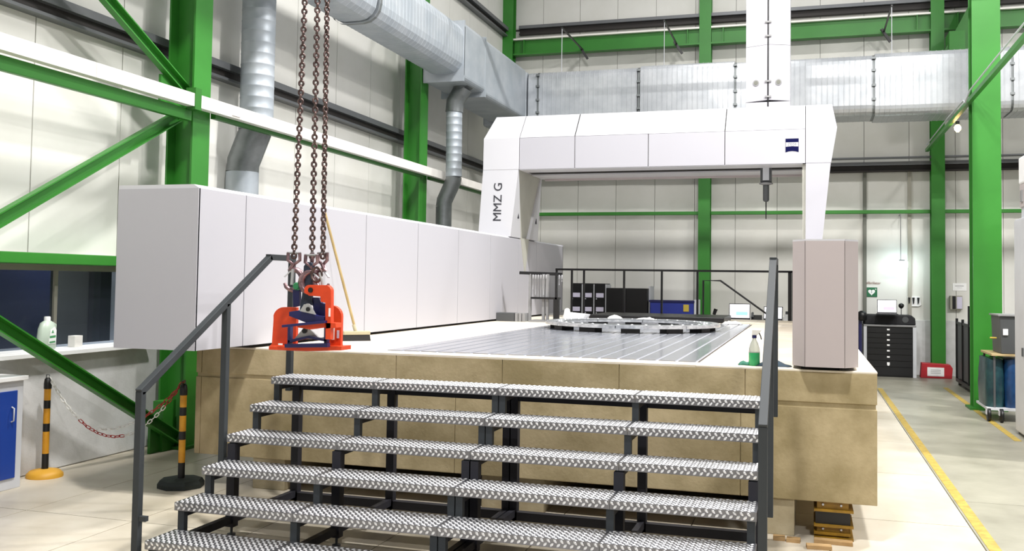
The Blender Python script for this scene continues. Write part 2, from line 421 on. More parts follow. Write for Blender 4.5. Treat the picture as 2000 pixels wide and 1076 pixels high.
# right brace with cables
t = thing('steel_brace', 'thin green brace with cables running past the large right column', 'brace', 'green diagonal braces')
MB().bar((2.28, 20.3, 4.48), (2.28, 6, 4.53), .06, .06).build('tube', 'green', t)
MB().tube([(2.24, 20, 4.55), (2.24, 17, 4.58), (2.24, 15.4, 4.56), (2.2, 15.0, 4.45), (2.24, 14.8, 4.6), (2.24, 12, 4.62), (2.24, 6, 4.62)], .012, 5).build('cable', 'grey_light', t)
MB().tube([(2.32, 20, 4.57), (2.32, 6, 4.6)], .01, 5).build('cable', 'grey_light', t)
b = thing('work_lamp', 'small warm glowing lamp hanging from the green brace', 'lamp')
MB().lathe((2.38, 17, 4.33), [(.02, 0), (.05, .04), (.055, .08), (.02, .13)], 10).build('bulb', 'bulb_warm', b)
MB().lathe((2.38, 17, 4.45), [(.03, 0), (.03, .06)], 8).build('socket', 'black', b)
# roof haunch at the right
t = thing('roof_haunch', 'dark green roof haunch rising from the column behind the right column', 'beam')
MB().bar((2.62, 19.9, 6.1), (3.9, 19.9, 8.6), .36, .3, up=(0, 1, 0)).build('haunch_web', 'green_dark', t)
MB().box(2.62, 2.9, 19.70, 20.25, 5.9, 6.7).build('end_plate', 'green', t)

# ================================================================== DUCTS
def duct(prof_fn, axis, a, b, step, name, m, parent, rib=.012):
    """ribbed sheet duct: section loops along an axis, every other pair raised"""
    mb = MB(); k = max(2, int(round(abs(b-a)/step))); loops = []
    for i in range(k+1):
        t0 = a+(b-a)*i/k
        ss = [(t0, 0)]
        if rib and i < k: ss = [(t0, 0), (t0+(b-a)/k*.80, 0), (t0+(b-a)/k*.84, rib), (t0+(b-a)/k*.96, rib)]
        for tt, e in ss:
            loops.append([{'y': (p[0], tt, p[1]), 'x': (tt, p[0], p[1])}[axis] for p in prof_fn(e)])
    n = len(loops[0]); vs = [v for L in loops for v in L]
    fs = [(i*n+j, i*n+(j+1) % n, (i+1)*n+(j+1) % n, (i+1)*n+j) for i in range(len(loops)-1) for j in range(n)]
    mb.add(vs, fs); mb.add(loops[0], [tuple(range(n))]); mb.add(loops[-1], [tuple(range(n))[::-1]])
    return mb.build(name, m, parent)
ld = thing('supply_duct', 'grey ribbed air duct running high along the left wall', 'duct')
def sec(cx, cz, w, h, r):
    return lambda e: rrect(w+2*e, h+2*e, r+e, 4, cx, cz)
for (a, b) in ((2, 6.2), (6.24, 11.1), (11.14, 14.35)):
    duct(sec(-5.70, 5.55, .70, .84, .24), 'y', a, b, .115, 'duct_section', 'zinc', ld, rib=.0025)
    MB().add(*(lambda L1, L2, n: (L1+L2, [(j, (j+1) % n, n+(j+1) % n, n+j) for j in range(n)]))([(p[0], a-.03, p[1]) for p in rrect(.74, .9, .25, 4, -5.68, 5.55)], [(p[0], a+.03, p[1]) for p in rrect(.74, .9, .25, 4, -5.68, 5.55)], 20)).build('duct_joint', 'zinc_dark', ld)
duct(sec(-5.72, 5.5, .76, .96, .08), 'y', 14.35, 15.4, .5, 'duct_section', 'zinc', ld, rib=.0)
duct(sec(-5.74, 5.46, .80, 1.02, .08), 'y', 15.42, 17.86, 2.4, 'duct_section', 'zinc', ld, rib=.0)
MB().box(-6.05, -5.34, 14.33, 14.37, 5.0, 6.0).build('duct_joint', 'zinc', ld)
MB().box(-6.15, -5.335, 15.39, 15.43, 4.94, 5.99).build('duct_joint', 'zinc', ld)
bd = thing('main_duct', 'large silver foil-wrapped duct crossing in front of the back wall', 'duct')
MB().box(-6.25, -5.33, 17.9, 18.9, 4.86, 5.94).build('corner_box', 'zinc', bd, bevel=.05)
segs = [(-5.30, -5.12), (-5.08, -3.12), (-3.06, -2.82), (-2.82, -1.3), (-1.26, 1.12), (1.16, 1.42), (1.42, 3.35), (3.39, 8.0)]
for i, (a, b) in enumerate(segs):
    big = (i in (2, 3, 5, 6, 7))
    f = sec(18.4, 5.38, 1.0+(.04 if big else 0), 1.08+(.05 if big else 0), .16)
    duct(f, 'x', a, b, .095 if i != 0 else .06, 'duct_section', 'foil', bd, rib=.005)
for a in (-5.10, -3.09, -1.28, 1.14, 3.37):
    MB().prism(rrect(1.0, 1.08, .15, 4, 18.4, 5.38), 'x', a-.02, a+.02).build('duct_joint', 'zinc_dark', bd)
    for zz in (5.1, 5.35, 5.62, 5.84):
        MB().box(a-.035, a+.035, 17.86, 17.9, zz-.02, zz+.02).build('clamp', 'zinc_dark', bd)
for a in (-4.75, -2.68, 1.48):
    MB().tube([(a, 18.4, 5.9), (a, 18.4, 6.9)], .008, 5).build('hanger_rod', 'grey_light', bd)
    MB().bar((a-.05, 20.2, 6.95), (a+.12, 20.22, 6.68), .05).build('hanger_clip', 'black', bd)
    MB().bar((a, 18.35, 6.9), (a, 20.3, 6.9), .03).build('hanger_arm', 'black', bd)
# round drops
def rdrop(name, label, parts):
    t = thing(name, label, 'duct', 'round ducts dropping down the left wall')
    for nm, path, r, m in parts: MB().tube(path, r, 20).build(nm, m, t)
    return t
def ribpipe(p, q, r, step):
    P = Vector(p); Q = Vector(q); L = (Q-P).length; n = int(L/step); path = []; rs = []
    for i in range(n):
        for f, e in ((0, 0), (.82, 0), (.86, .006), (.96, .006)):
            path.append(P.lerp(Q, (i+f)/n)); rs.append(r+e*.45)
    path.append(Q); rs.append(r)
    return path, rs
t = thing('round_duct', 'thick round spiral duct dropping behind the white cable tray', 'duct', 'round ducts dropping down the left wall')
pa, rs = ribpipe((-6.24, 9.75, 7.0), (-6.24, 9.75, 3.6), .195, .13)
MB().tube(pa, rs, 24).build('spiral_pipe', 'zinc', t)
MB().tube([(-6.24, 9.75, 3.6), (-6.24, 9.75, 3.5)], .205, 24).build('pipe_joint', 'zinc_dark', t)
MB().tube([(-6.24, 9.75, 3.56), (-6.25, 9.75, 3.48), (-6.40, 9.75, 3.12), (-6.41, 9.75, 3.0)], .19, 24).build('offset_bend', 'zinc_dark', t)
MB().tube([(-6.41, 9.75, 3.0), (-6.41, 9.75, 1.6)], .19, 24).build('lower_pipe', 'zinc', t)
for zz in (3.5, 3.56): MB().cbox((-6.06, 9.6, zz), (.05, .05, .03)).build('clip', 'rail_steel', t)
t = thing('round_duct', 'thin round duct branching down from the left wall duct toward the gantry', 'duct', 'round ducts dropping down the left wall')
MB().tube([(-5.72, 14.9, 5.5), (-5.70, 14.9, 5.38), (-5.52, 14.9, 4.98)], .17, 20).build('branch_pipe', 'zinc_dark', t)
MB().tube([(-5.54, 14.9, 5.02), (-5.62, 14.9, 4.9), (-5.70, 14.9, 4.78), (-5.71, 14.9, 4.6)], .15, 20).build('elbow', 'zinc_dark', t)
pa, rs = ribpipe((-5.71, 14.9, 4.62), (-5.70, 14.9, 3.5), .135, .12)
MB().tube(pa, rs, 20).build('spiral_pipe', 'zinc', t)
MB().tube([(-5.70, 14.9, 3.5), (-5.71, 14.9, 3.42), (-5.86, 14.9, 3.1), (-5.87, 14.9, 3.0)], .135, 20).build('offset_bend', 'zinc_dark', t)
MB().tube([(-5.87, 14.9, 3.0), (-5.87, 14.9, 2.2)], .135, 20).build('lower_pipe', 'zinc_dark', t)

# ================================================================== CONCRETE BLOCK
cb = thing('concrete_block', 'huge raised concrete foundation block behind the metal stairs', 'foundation')
XL, XR, YF, YE = -4.985, .465, 6.97, 16.5
jo = [XL, -4.93, -3.13, -2.24, -1.33, -.42, XR]
G = .004
for i in range(len(jo)-1):
    MB().box(jo[i]+G/2, jo[i+1]-G/2, YF, YF+.5, .94, 1.15).build('upper_band', 'concrete_warm', cb, bevel=.004)
jl = [XL, -4.93, -2.62, -.45, XR]
for i in range(len(jl)-1):
    MB().box(jl[i]+G/2, jl[i+1]-G/2, YF, YF+.5, .256, .905).build('lower_band', 'concrete_warm', cb, bevel=.004)
MB().box(XL+.01, XR-.01, YF+.012, YE, .27, 1.148).build('core', 'concrete_warm', cb)
MB().box(XR-.3, XR, YF+.5, YE, .256, .905).build('side_band', 'concrete_warm', cb)
MB().box(XR-.3, XR, YF+.5, YE, .94, 1.15).build('side_band', 'concrete_warm', cb)
MB().box(XL, -3.36, YF, YE, 1.15, 1.166).build('top_screed', 'concrete_top', cb, bevel=.004)
MB().box(-.77, XR, YF, YE, 1.15, 1.166).build('top_screed', 'concrete_top', cb, bevel=.004)
MB().box(-3.36, -.77, YF, 7.22, 1.15, 1.166).build('top_screed', 'concrete_top', cb)
MB().box(-3.36, -.77, 14.5, YE, 1.15, 1.166).build('top_screed', 'concrete_top', cb)
for (a, b) in ((-4.42, -4.12), (-2.4, -1.9), (-.30, -.08)):
    MB().box(a, b, 6.99, YE, 0, .27).build('footing', 'concrete_foot', cb, bevel=.006)
MB().box(XL+.3, XR-.3, 9.2, YE-.1, 0, .27).build('footing', 'concrete_foot', cb)
# steel packing under the right corner
t = thing('beam_packing', 'stack of yellow steel beam offcuts under the right corner of the concrete block', 'packing')
MB().box(.05, .29, 6.98, 7.3, .03, .05).build('lower_beam', 'ibeam_yellow', t)
for (z0, z1, m, nm) in ((0, .018, 'ibeam_yellow', 'flange'), (.085, .10, 'ibeam_yellow', 'flange'), (.19, .205, 'ibeam_yellow', 'flange')):
    MB().box(.05, .31, 6.97, 7.35, z0, z1).build(nm, m, t)
MB().box(.07, .28, 7.0, 7.3, .018, .085).build('web', 'ibeam_yellow', t)
MB().box(.06, .29, 7.0, 7.33, .10, .19).build('spacer', 'black', t)
MB().box(.07, .28, 7.0, 7.3, .205, .256).build('web', 'ibeam_yellow', t)
for xx in (.11, .23):
    for zz in (.07, .235): MB().lathe((xx, 6.985, zz), [(.008, 0), (.008, .02)], 6, 'y').build('bolt', 'grey_light', t)
for i, (a, b, y, r) in enumerate(((-.22, -.14, 6.86, .05), (-.13, -.04, 6.84, -.05), (.0, .16, 6.72, .1), (.05, .3, 6.88, -.03))):
    o = MB().cbox((0, 0, .0125), (b-a, .07, .025)).build('timber_offcut', 'timber', loc=((a+b)/2, y, 0)); o.rotation_euler = (0, 0, r)
    tag(o, ['small timber offcut, leftmost, against the block footing', 'small timber offcut against the block footing, right of the leftmost', 'timber offcut lying nearest the camera beside the footing', 'longer timber offcut in front of the yellow packing'][i], 'wood', 'timber offcuts by the footing')

# T-slot plate
pl = thing('slotted_plate', 'large grey cast iron clamping plate with T-slots set into the block top', 'plate')
PX0, PX1, PY0, PY1 = -3.34, -.79, 7.24, 14.48
MB().box(PX0-.018, PX1+.018, PY0-.018, PY1+.018, 1.15, 1.162).build('plate_edge', 'iron_edge', pl)
n = 17; w = (PX1-PX0)/n
for i in range(n):
    MB().box(PX0+i*w+.011, PX0+(i+1)*w-.011, PY0, PY1, 1.162, 1.172).build('plate_strip', 'iron_plate', pl)
MB().box(PX0, PX1, PY0, PY1, 1.155, 1.164).build('slot_floor', 'iron_slot_sheen', pl)

# ring fixture
rg = thing('ring_fixture', 'large flat steel ring lying on black blocks on the slotted plate', 'ring', loc=(-2.12, 11.95, 1.172))
def annulus(r0, r1, z0, z1, a0=0, a1=2*PI, n=48):
    mb = MB(); full = abs(a1-a0-2*PI) < 1e-6; k = n if full else n+1; vs = []
    for i in range(k):
        a = a0+(a1-a0)*i/n
        for r, z in ((r0, z0), (r1, z0), (r1, z1), (r0, z1)): vs.append((r*math.cos(a), r*math.sin(a), z))
    fs = []
    for i in range(n):
        p = i*4; q = ((i+1) % k)*4
        for j in range(4): fs.append((p+j, p+(j+1) % 4, q+(j+1) % 4, q+j))
    mb.add(vs, fs)
    if not full: mb.add(vs[:4], [(0, 1, 2, 3)]); mb.add(vs[-4:], [(3, 2, 1, 0)])
    return mb
for k in range(8):
    annulus(.80, 1.10, .055, .085, k*PI/4+.006, (k+1)*PI/4-.006, 8).build('ring_segment', 'ring_steel', rg)
annulus(1.0, 1.08, .085, .095).build('raised_rim', 'ring_steel', rg)
annulus(.82, .86, .085, .093).build('inner_rim', 'zinc_dark', rg)
for k in range(36):
    a = 2*PI*k/36
    MB().lathe((.93*math.cos(a), .93*math.sin(a), .085), [(.02, 0), (.02, .012), (.012, .016)], 8).build('bolt', 'ring_steel', rg)
for k in range(12):
    a = 2*PI*(k+.3)/12; o = MB().cbox((0, 0, .0275), (.22, .16, .055)).build('support_block', 'block_black', rg, loc=(.95*math.cos(a), .95*math.sin(a), 0)); o.rotation_euler = (0, 0, a+PI/2)
o = MB().box(-3.3, -1.2, 14.7, 16.1, 1.166, 1.25).build('black_platform', 'black', bevel=.01); tag(o, 'low black platform on the block top behind the steel ring', 'platform')
def crumple(name, c, s, m, label, cat, seed, n=7, group=None):
    rnd = random.Random(seed); vs = []; fs = []
    for j in range(n):
        for i in range(n):
            u, v = i/(n-1)*2-1, j/(n-1)*2-1; e = max(0, 1-max(abs(u), abs(v))**2)
            vs.append((c[0]+u*s[0]*(.85+.3*rnd.random()), c[1]+v*s[1]*(.85+.3*rnd.random()), c[2]+s[2]*e*(.35+.9*rnd.random())+.003))
    for j in range(n-1):
        for i in range(n-1): fs.append((j*n+i, j*n+i+1, (j+1)*n+i+1, (j+1)*n+i))
    o = MB().add(vs, fs, True).build(name, m); sd = o.modifiers.new('thick', 'SOLIDIFY'); sd.thickness = .004
    return tag(o, label, cat, group)
crumple('cleaning_cloth', (-2.55, 13.0, 1.26), (.1, .1, .045), 'cloth_white', 'crumpled white cloth in the middle of the steel ring', 'cloth', 3, group='white cloths on the plate')
crumple('cleaning_cloth', (-2.1, 12.95, 1.26), (.13, .08, .03), 'cloth_white', 'flat white cloth on the right half of the steel ring', 'cloth', 4, group='white cloths on the plate')
crumple('cleaning_cloth', (-1.05, 14.3, 1.175), (.14, .1, .05), 'cloth_white', 'white cloth at the far right corner of the slotted plate', 'cloth', 5, group='white cloths on the plate')
t = thing('plastic_bag', 'white plastic bag with a small box on the far left of the ring', 'bag', loc=(-3.15, 13.0, 1.172)); t.scale = (.8, .8, .8)
o = MB().lathe((-.1, 0, .05), [(.07, 0), (.085, .05), (.06, .12), (.045, .2), (.02, .22)], 9).build('bag', 'cloth_white', t)
MB().hexa([(-.05, -.08, .08), (.2, -.08, .08), (.24, .1, .08), (-.05, .1, .08), (-.05, -.08, .2), (.24, -.08, .17), (.3, .1, .17), (-.05, .1, .2)]).build('carton', 'white', t)
# little grey gauge blocks on block edge
t = thing('weight_blocks', 'row of grey steel weights on the block top beside the rail housing', 'weights', loc=(-4.2, 13.45, 1.166))
MB().box(-.2, .08, -.1, .1, 0, .125).build('weight', 'grey_dark', t, bevel=.005)
for i in range(3): MB().box(.09+i*.055, .135+i*.055, -.1, .1, 0, .125).build('weight', 'grey_mid', t, bevel=.005)

# ================================================================== MEASURING MACHINE: left rail housing
XS, ZB, ZT, YH = -4.4, 1.195, 2.455, 6.13
mh = thing('rail_housing', 'long white panelled rail housing on the left of the block', 'machine housing')
XO = -5.13
sy = [YH, 6.76, 8.98, 10.36, 11.72, 13.05, 14.44, 15.49, 17.33]
MB().box(XO+.02, XS-.02, YH+.02, 17.3, ZB+.02, ZT-.02).build('core', 'gap_black', mh)
for i in range(len(sy)-1):
    a, b = sy[i]+(.0 if i == 0 else .006), sy[i+1]-.006
    MB().box(XS-.02, XS, a, b, ZB, ZT-.03).build('side_panel', 'machine_white', mh)
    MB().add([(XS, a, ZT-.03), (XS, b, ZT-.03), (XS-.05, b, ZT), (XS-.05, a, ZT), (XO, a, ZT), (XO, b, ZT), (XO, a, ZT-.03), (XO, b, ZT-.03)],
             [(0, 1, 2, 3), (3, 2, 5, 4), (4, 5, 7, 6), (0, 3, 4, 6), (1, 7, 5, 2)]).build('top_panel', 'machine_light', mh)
    MB().box(XO, XO+.02, a, b, ZB, ZT-.03).build('side_panel', 'machine_white', mh)
MB().box(XO, XS, YH-.006, YH+.014, ZB, ZT-.03).build('end_panel', 'machine_white', mh)
MB().box(XO, XS, 17.3, 17.33, ZB, ZT).build('end_panel', 'machine_white', mh)
MB().box(XO+.2, XS-.06, YF+.0, 16.4, 1.168, ZB+.03).build('rail_bench', 'gap_black', mh)  # black colour stands in for the shade under the housing
# right rail housing (octagonal front)
rh = thing('rail_housing', 'pinkish white panelled rail housing at the right edge of the block', 'machine housing')
ox = [(-.097, .12), (-.012, 0), (.25, 0), (.343, .12)]
Y0 = 6.90
def oct_prism(z0, z1, x0, y0, x1, y1, inset=.0):
    pass
zz0, zz1 = 1.19, 2.065
MB().box(-.085, .33, Y0+.14, 16.4, zz0+.01, zz1-.01).build('core', 'gap_black', rh)
MB().prism([(-.012+.0015, Y0), (.25-.0015, Y0), (.25-.0015, Y0+.02), (-.012+.0015, Y0+.02)], 'z', zz0, zz1).build('front_panel', 'machine_warm', rh)
MB().prism([(-.097, Y0+.12), (-.0135, Y0+.001), (-.0135, Y0+.03), (-.09, Y0+.14)], 'z', zz0, zz1).build('corner_panel', 'machine_warm', rh)
MB().prism([(.2515, Y0+.001), (.343, Y0+.12), (.335, Y0+.14), (.2515, Y0+.03)], 'z', zz0, zz1).build('corner_panel', 'machine_warm', rh)
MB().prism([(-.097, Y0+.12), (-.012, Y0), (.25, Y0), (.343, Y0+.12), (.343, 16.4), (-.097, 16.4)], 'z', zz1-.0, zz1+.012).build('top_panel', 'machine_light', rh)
for (a, b) in ((Y0+.12, 9.4), (9.41, 11.8), (11.81, 14.2), (14.21, 16.4)):
    MB().box(-.097, -.082, a, b, zz0, zz1).build('side_panel', 'machine_warm', rh)
    MB().box(.328, .343, a, b, zz0, zz1).build('side_panel', 'machine_warm', rh)
MB().box(-.04, .22, YF+.03, 16.3, 1.166, zz0+.01).build('plinth', 'gap_black', rh)  # coloured black for the shadow gap below the panels

# gantry bridge
br = thing('gantry_bridge', 'white measuring machine gantry bridge with model lettering on its left leg', 'measuring machine')
Y0b, Yt0, Yt1, Y1b = 14.0, 14.35, 15.0, 15.3
zb, zm, zt = 3.495, 3.985, 4.385
def bsec(): return [(Y0b, zb), (Y0b, zm), (Yt0, zt), (Yt1, zt), (Y1b, zm), (Y1b, zb)]
MB().prism([(y*(1)+(.012 if y < 14.6 else -.012), z-(.012 if z > 4 else -.012 if z < 3.6 else 0)) for y, z in bsec()], 'x', -4.5, .28).build('core', 'gap_black', br)
sx = [-4.275, -3.39, -1.145, -.02]
for i, (a, b) in enumerate(((-4.275, -3.39), (-3.39, -1.145), (-1.145, -.02))):
    a += .007; b -= .007
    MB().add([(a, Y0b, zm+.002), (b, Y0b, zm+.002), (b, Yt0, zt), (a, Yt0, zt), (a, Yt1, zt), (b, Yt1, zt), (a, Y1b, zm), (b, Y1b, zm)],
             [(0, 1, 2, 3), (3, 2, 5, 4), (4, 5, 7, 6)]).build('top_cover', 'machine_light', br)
for (a, b) in ((-4.275, -3.39), (-3.39, -2.265), (-2.265, -1.145), (-1.145, -.02)):
    MB().box(a+.005, b-.005, Y0b, Y0b+.012, zb, zm-.002).build('front_panel', 'machine_white', br)
    MB().box(a+.003, b-.003, Y1b-.012, Y1b, zb, zm-.002).build('rear_panel', 'machine_white', br)
# end caps
def cap(name, xb0, xb1, xm0, xm1, xt0, xt1):
    MB().add([(xb0, Y0b, zb), (xb1, Y0b, zb), (xm1, Y0b, zm), (xm0, Y0b, zm), (xt0, Yt0, zt), (xt1, Yt0, zt), (xt0, Yt1, zt), (xt1, Yt1, zt), (xm0, Y1b, zm), (xm1, Y1b, zm), (xb0, Y1b, zb), (xb1, Y1b, zb)],
             [(0, 1, 2, 3), (3, 2, 5, 4), (4, 5, 7, 6), (6, 7, 9, 8), (8, 9, 11, 10), (0, 10, 11, 1), (0, 3, 4, 6, 8, 10), (1, 11, 9, 7, 5, 2)]).build(name, 'machine_light' if xb0 < -1 else 'machine_white', br)
cap('end_cap', -4.865, -4.278, -4.86, -4.278, -4.77, -4.278)
cap('end_cap', -.017, .325, -.017, .405, -.017, .345)
# underside strips
MB().box(-4.27, -.06, Y0b+.012, Y0b+.38, zb-.012, zb).build('underside_panel', 'machine_light', br)
MB().box(-4.27, -.06, Y0b+.38, Y0b+.72, zb+.005, zb+.02).build('underside_slot', 'gap_black', br)
MB().box(-4.27, -.06, Y0b+.72, Y1b, zb-.02, zb).build('underside_panel', 'machine_light', br)
MB().box(-4.2, -.06, Y1b-.06, Y1b, zb-.05, zb-.02).build('underside_rail', 'machine_warm', br)
# left leg: two flanges and a sloped web
zl = 2.45
MB().hexa([(-4.93, Y0b, zl), (-4.40, Y0b, zl), (-4.40, Y0b+.55, zl), (-4.93, Y0b+.55, zl), (-4.865, Y0b, zb-.004), (-4.285, Y0b, zb-.004), (-4.285, Y0b+.04, zb-.004), (-4.865, Y0b+.04, zb-.004)]).build('leg_flange', 'machine_light', br)
MB().hexa([(-4.93, Y0b+.95, zl), (-4.37, Y0b+.95, zl), (-4.37, Y1b+.15, zl), (-4.93, Y1b+.15, zl), (-4.865, Y1b-.03, zb-.004), (-4.27, Y1b-.03, zb-.004), (-4.27, Y1b, zb-.004), (-4.865, Y1b, zb-.004)]).build('leg_flange', 'machine_light', br)
MB().hexa([(-4.9, Y0b+.5, zl), (-4.425, Y0b+.5, zl), (-4.425, Y0b+1.0, zl), (-4.9, Y0b+1.0, zl), (-4.85, Y0b+.03, zb-.004), (-4.29, Y0b+.03, zb-.004), (-4.29, Y1b-.02, zb-.004), (-4.85, Y1b-.02, zb-.004)]).build('leg_web', 'machine_web', br)
MB().hexa([(-4.5, Y0b+.78, 1.9), (-4.39, Y0b+.78, 1.9), (-4.39, Y0b+.82, 1.9), (-4.5, Y0b+.82, 1.9), (-4.5, Y0b+.55, zl), (-4.385, Y0b+.55, zl), (-4.385, Y0b+.98, zl), (-4.5, Y0b+.98, zl)]).build('carriage_skirt', 'machine_web', br)
for yy, zz_, xx in ((Y0b+.28, 2.75, -4.362), (Y0b+1.22, 2.72, -4.335)):
    MB().prism([(yy-.035, zz_), (yy+.035, zz_), (yy, zz_+.09)], 'x', xx-.02, xx+.004).build('warning_mark', 'text_dark', br)
# right leg
MB().hexa([(-.02, Y0b+.02, 2.08), (.175, Y0b+.02, 2.08), (.175, Y1b-.1, 2.08), (-.02, Y1b-.1, 2.08), (-.015, Y0b, zb-.004), (.32, Y0b, zb-.004), (.32, Y1b, zb-.004), (-.015, Y1b, zb-.004)]).build('right_leg', 'machine_white', br)
MB().hexa([(-.055, Y0b+.08, 2.08), (-.02, Y0b+.08, 2.08), (-.02, Y1b-.1, 2.08), (-.055, Y1b-.1, 2.08), (-.065, Y0b+.06, zb-.004), (-.015, Y0b+.06, zb-.004), (-.015, Y1b, zb-.004), (-.065, Y1b, zb-.004)]).build('leg_lining', 'machine_web', br)
text('model_lettering', 'MMZ G', .19, (-4.61, Y0b-.004, 2.99), (PI/2, -PI/2+.02, 0), 'text_dark', br, ext=.002)
# emblem
MB().prism([(-.295, 3.85), (-.115, 3.85), (-.115, 3.655), (-.16, 3.668), (-.205, 3.672), (-.25, 3.668), (-.295, 3.655)], 'y', Y0b-.004, Y0b).build('emblem', 'logo_blue', br)
MB().prism([(-.29, 3.795), (-.12, 3.795), (-.12, 3.735), (-.205, 3.742), (-.29, 3.735)], 'y', Y0b-.006, Y0b-.004).build('emblem_banner', 'white', br)
text('emblem_lettering', 'ZEISS', .052, (-.205, Y0b-.0075, 3.767), (PI/2, 0, 0), 'logo_blue', br, ext=.001)
# vertical arm
YZ = 14.42
MB().box(-.875, -.562, YZ, YZ+.5, 4.3, 4.47).build('column_cover', 'machine_white', br)
MB().box(-.55, -.24, YZ, YZ+.5, 4.3, 4.47).build('column_cover', 'machine_white', br)
for (z0, z1) in ((4.475, 5.3), (5.305, 6.6), (6.605, 8.2)):
    MB().add([(-.875, YZ, z0), (-.562, YZ, z0+.03), (-.562, YZ, z1+.03), (-.875, YZ, z1), (-.875, YZ+.5, z0), (-.562, YZ+.5, z0), (-.562, YZ+.5, z1), (-.875, YZ+.5, z1)],
             [(0, 1, 2, 3), (7, 6, 5, 4), (0, 3, 7, 4), (1, 5, 6, 2), (3, 2, 6, 7), (0, 4, 5, 1)]).build('column_cover', 'machine_white', br)
    MB().add([(-.55, YZ, z0+.03), (-.24, YZ, z0), (-.24, YZ, z1), (-.55, YZ, z1+.03), (-.55, YZ+.5, z0), (-.24, YZ+.5, z0), (-.24, YZ+.5, z1), (-.55, YZ+.5, z1)],
             [(0, 1, 2, 3), (7, 6, 5, 4), (0, 3, 7, 4), (1, 5, 6, 2), (3, 2, 6, 7), (0, 4, 5, 1)]).build('column_cover', 'machine_white', br)
MB().box(-.57, -.54, YZ+.05, YZ+.45, 4.3, 8.2).build('column_core', 'gap_black', br)
MB().tube([(-.556, YZ+.0, 4.3), (-.556, YZ+.0, 8.2)], .011, 6).build('cable', 'black', br)
for zz_ in (4.55, 4.78, 5.46, 5.67, 6.3, 6.55):
    MB().box(-.60, -.51, YZ-.025, YZ, zz_-.012, zz_+.012).build('cable_clip', 'grey_mid', br)
for xx in (-.73, -.405):
    MB().lathe((xx, YZ-.012, 4.76), [(.045, 0), (.045, .014)], 16, 'y').build('plug_ring', 'grey_mid', br)
    MB().lathe((xx, YZ-.016, 4.76), [(.03, 0), (.03, .014)], 16, 'y').build('plug', 'office_grey', br)
# probe head
YP = 14.45
MB().box(-.66, -.50, YP-.07, YP+.08, 3.28, 3.6).build('quill', 'grey_dark', br)
MB().box(-.625, -.535, YP-.08, YP-.07, 3.30, 3.56).build('quill_cover', 'grey_light', br)
MB().lathe((-.58, YP, 3.235), [(.05, 0), (.10, .015), (.10, .03), (.04, .045)], 16).build('collision_ring', 'grey_mid', br)
MB().lathe((-.58, YP, 2.99), [(.03, 0), (.045, .02), (.045, .25)], 12).build('probe_body', 'grey_dark', br)
MB().lathe((-.58, YP, 2.73), [(.007, 0), (.009, .26)], 8).build('stylus', 'black', br)
MB().box(-.66, -.50, YP-.004, YP+.004, 2.728, 2.734).build('stylus_cross', 'grey_mid', br)

# ================================================================== STAIRS
st = thing('metal_stairs', 'wide aluminium checker plate stairs on a dark steel frame', 'stairs')
fx = [-3.765, -2.95, -2.02, -1.075, -.27]
NOSE, DEP = .05, .285
def bump_mesh(L, name):
    mb = MB()
    def bump(cx, cy, cz, ang, frame='top'):
        ca, sa = math.cos(ang), math.sin(ang); l, w, h = .0145, .0066, .0042
        loc = [(-l, 0, 0), (-l*.35, -w, 0), (l*.35, -w, 0), (l, 0, 0), (l*.35, w, 0), (-l*.35, w, 0), (-l*.4, 0, h), (l*.4, 0, h)]
        vs = []
        for (a, b, c) in loc:
            x = a*ca-b*sa; y = a*sa+b*ca
            vs.append((cx+x, cy+y, cz+c) if frame == 'top' else (cx+x, cy-c, cz+y))
        mb.add(vs, [(0, 1, 6), (1, 2, 7, 6), (2, 3, 7), (3, 4, 7), (4, 5, 6, 7), (5, 0, 6)], True)
    px, py = .038, .0225
    nr = int((DEP-.012)/py)
    for j in range(nr):
        x = .012+(px/2 if j % 2 else 0)
        while x < L-.01:
            bump(x, .012+j*py, 0, PI/4 if j % 2 else -PI/4); x += px
    for j in range(2):
        x = .012+(px/2 if j % 2 else 0)
        while x < L-.01:
            bump(x, 0, -.014-j*.021, PI/4 if j % 2 else -PI/4, 'front'); x += px
    return mb.mesh(name, 'alu_bump')
pan = []
for i in range(4):
    x0 = -3.785 if i == 0 else fx[i]+.001; x1 = -.26 if i == 3 else fx[i+1]-.001; L = x1-x0
    me = MB().box(0, L, 0, DEP, -.006, 0).box(0, L, 0, .006, -NOSE, -.006).box(0, L, DEP-.006, DEP, -NOSE, -.006).box(0, .006, .006, DEP-.006, -NOSE, -.006).mesh('tread_panel', 'alu')
    pan.append((x0, me, bump_mesh(L, 'tread_studs')))
TY = [6.20, 5.92, 5.63, 5.39, 5.05, 4.88]
TY = [6.20-.272*k for k in range(6)]
TZ = [1.02-.17*k for k in range(6)]
for k in range(6):
    for (x0, me, bmz) in pan:
        o = D.objects.new('tread_panel', me); COL.objects.link(o); o.parent = st; o.location = (x0, TY[k], TZ[k])
        s = D.objects.new('tread_studs', bmz); COL.objects.link(s); s.parent = o; s['kind'] = 'stuff'
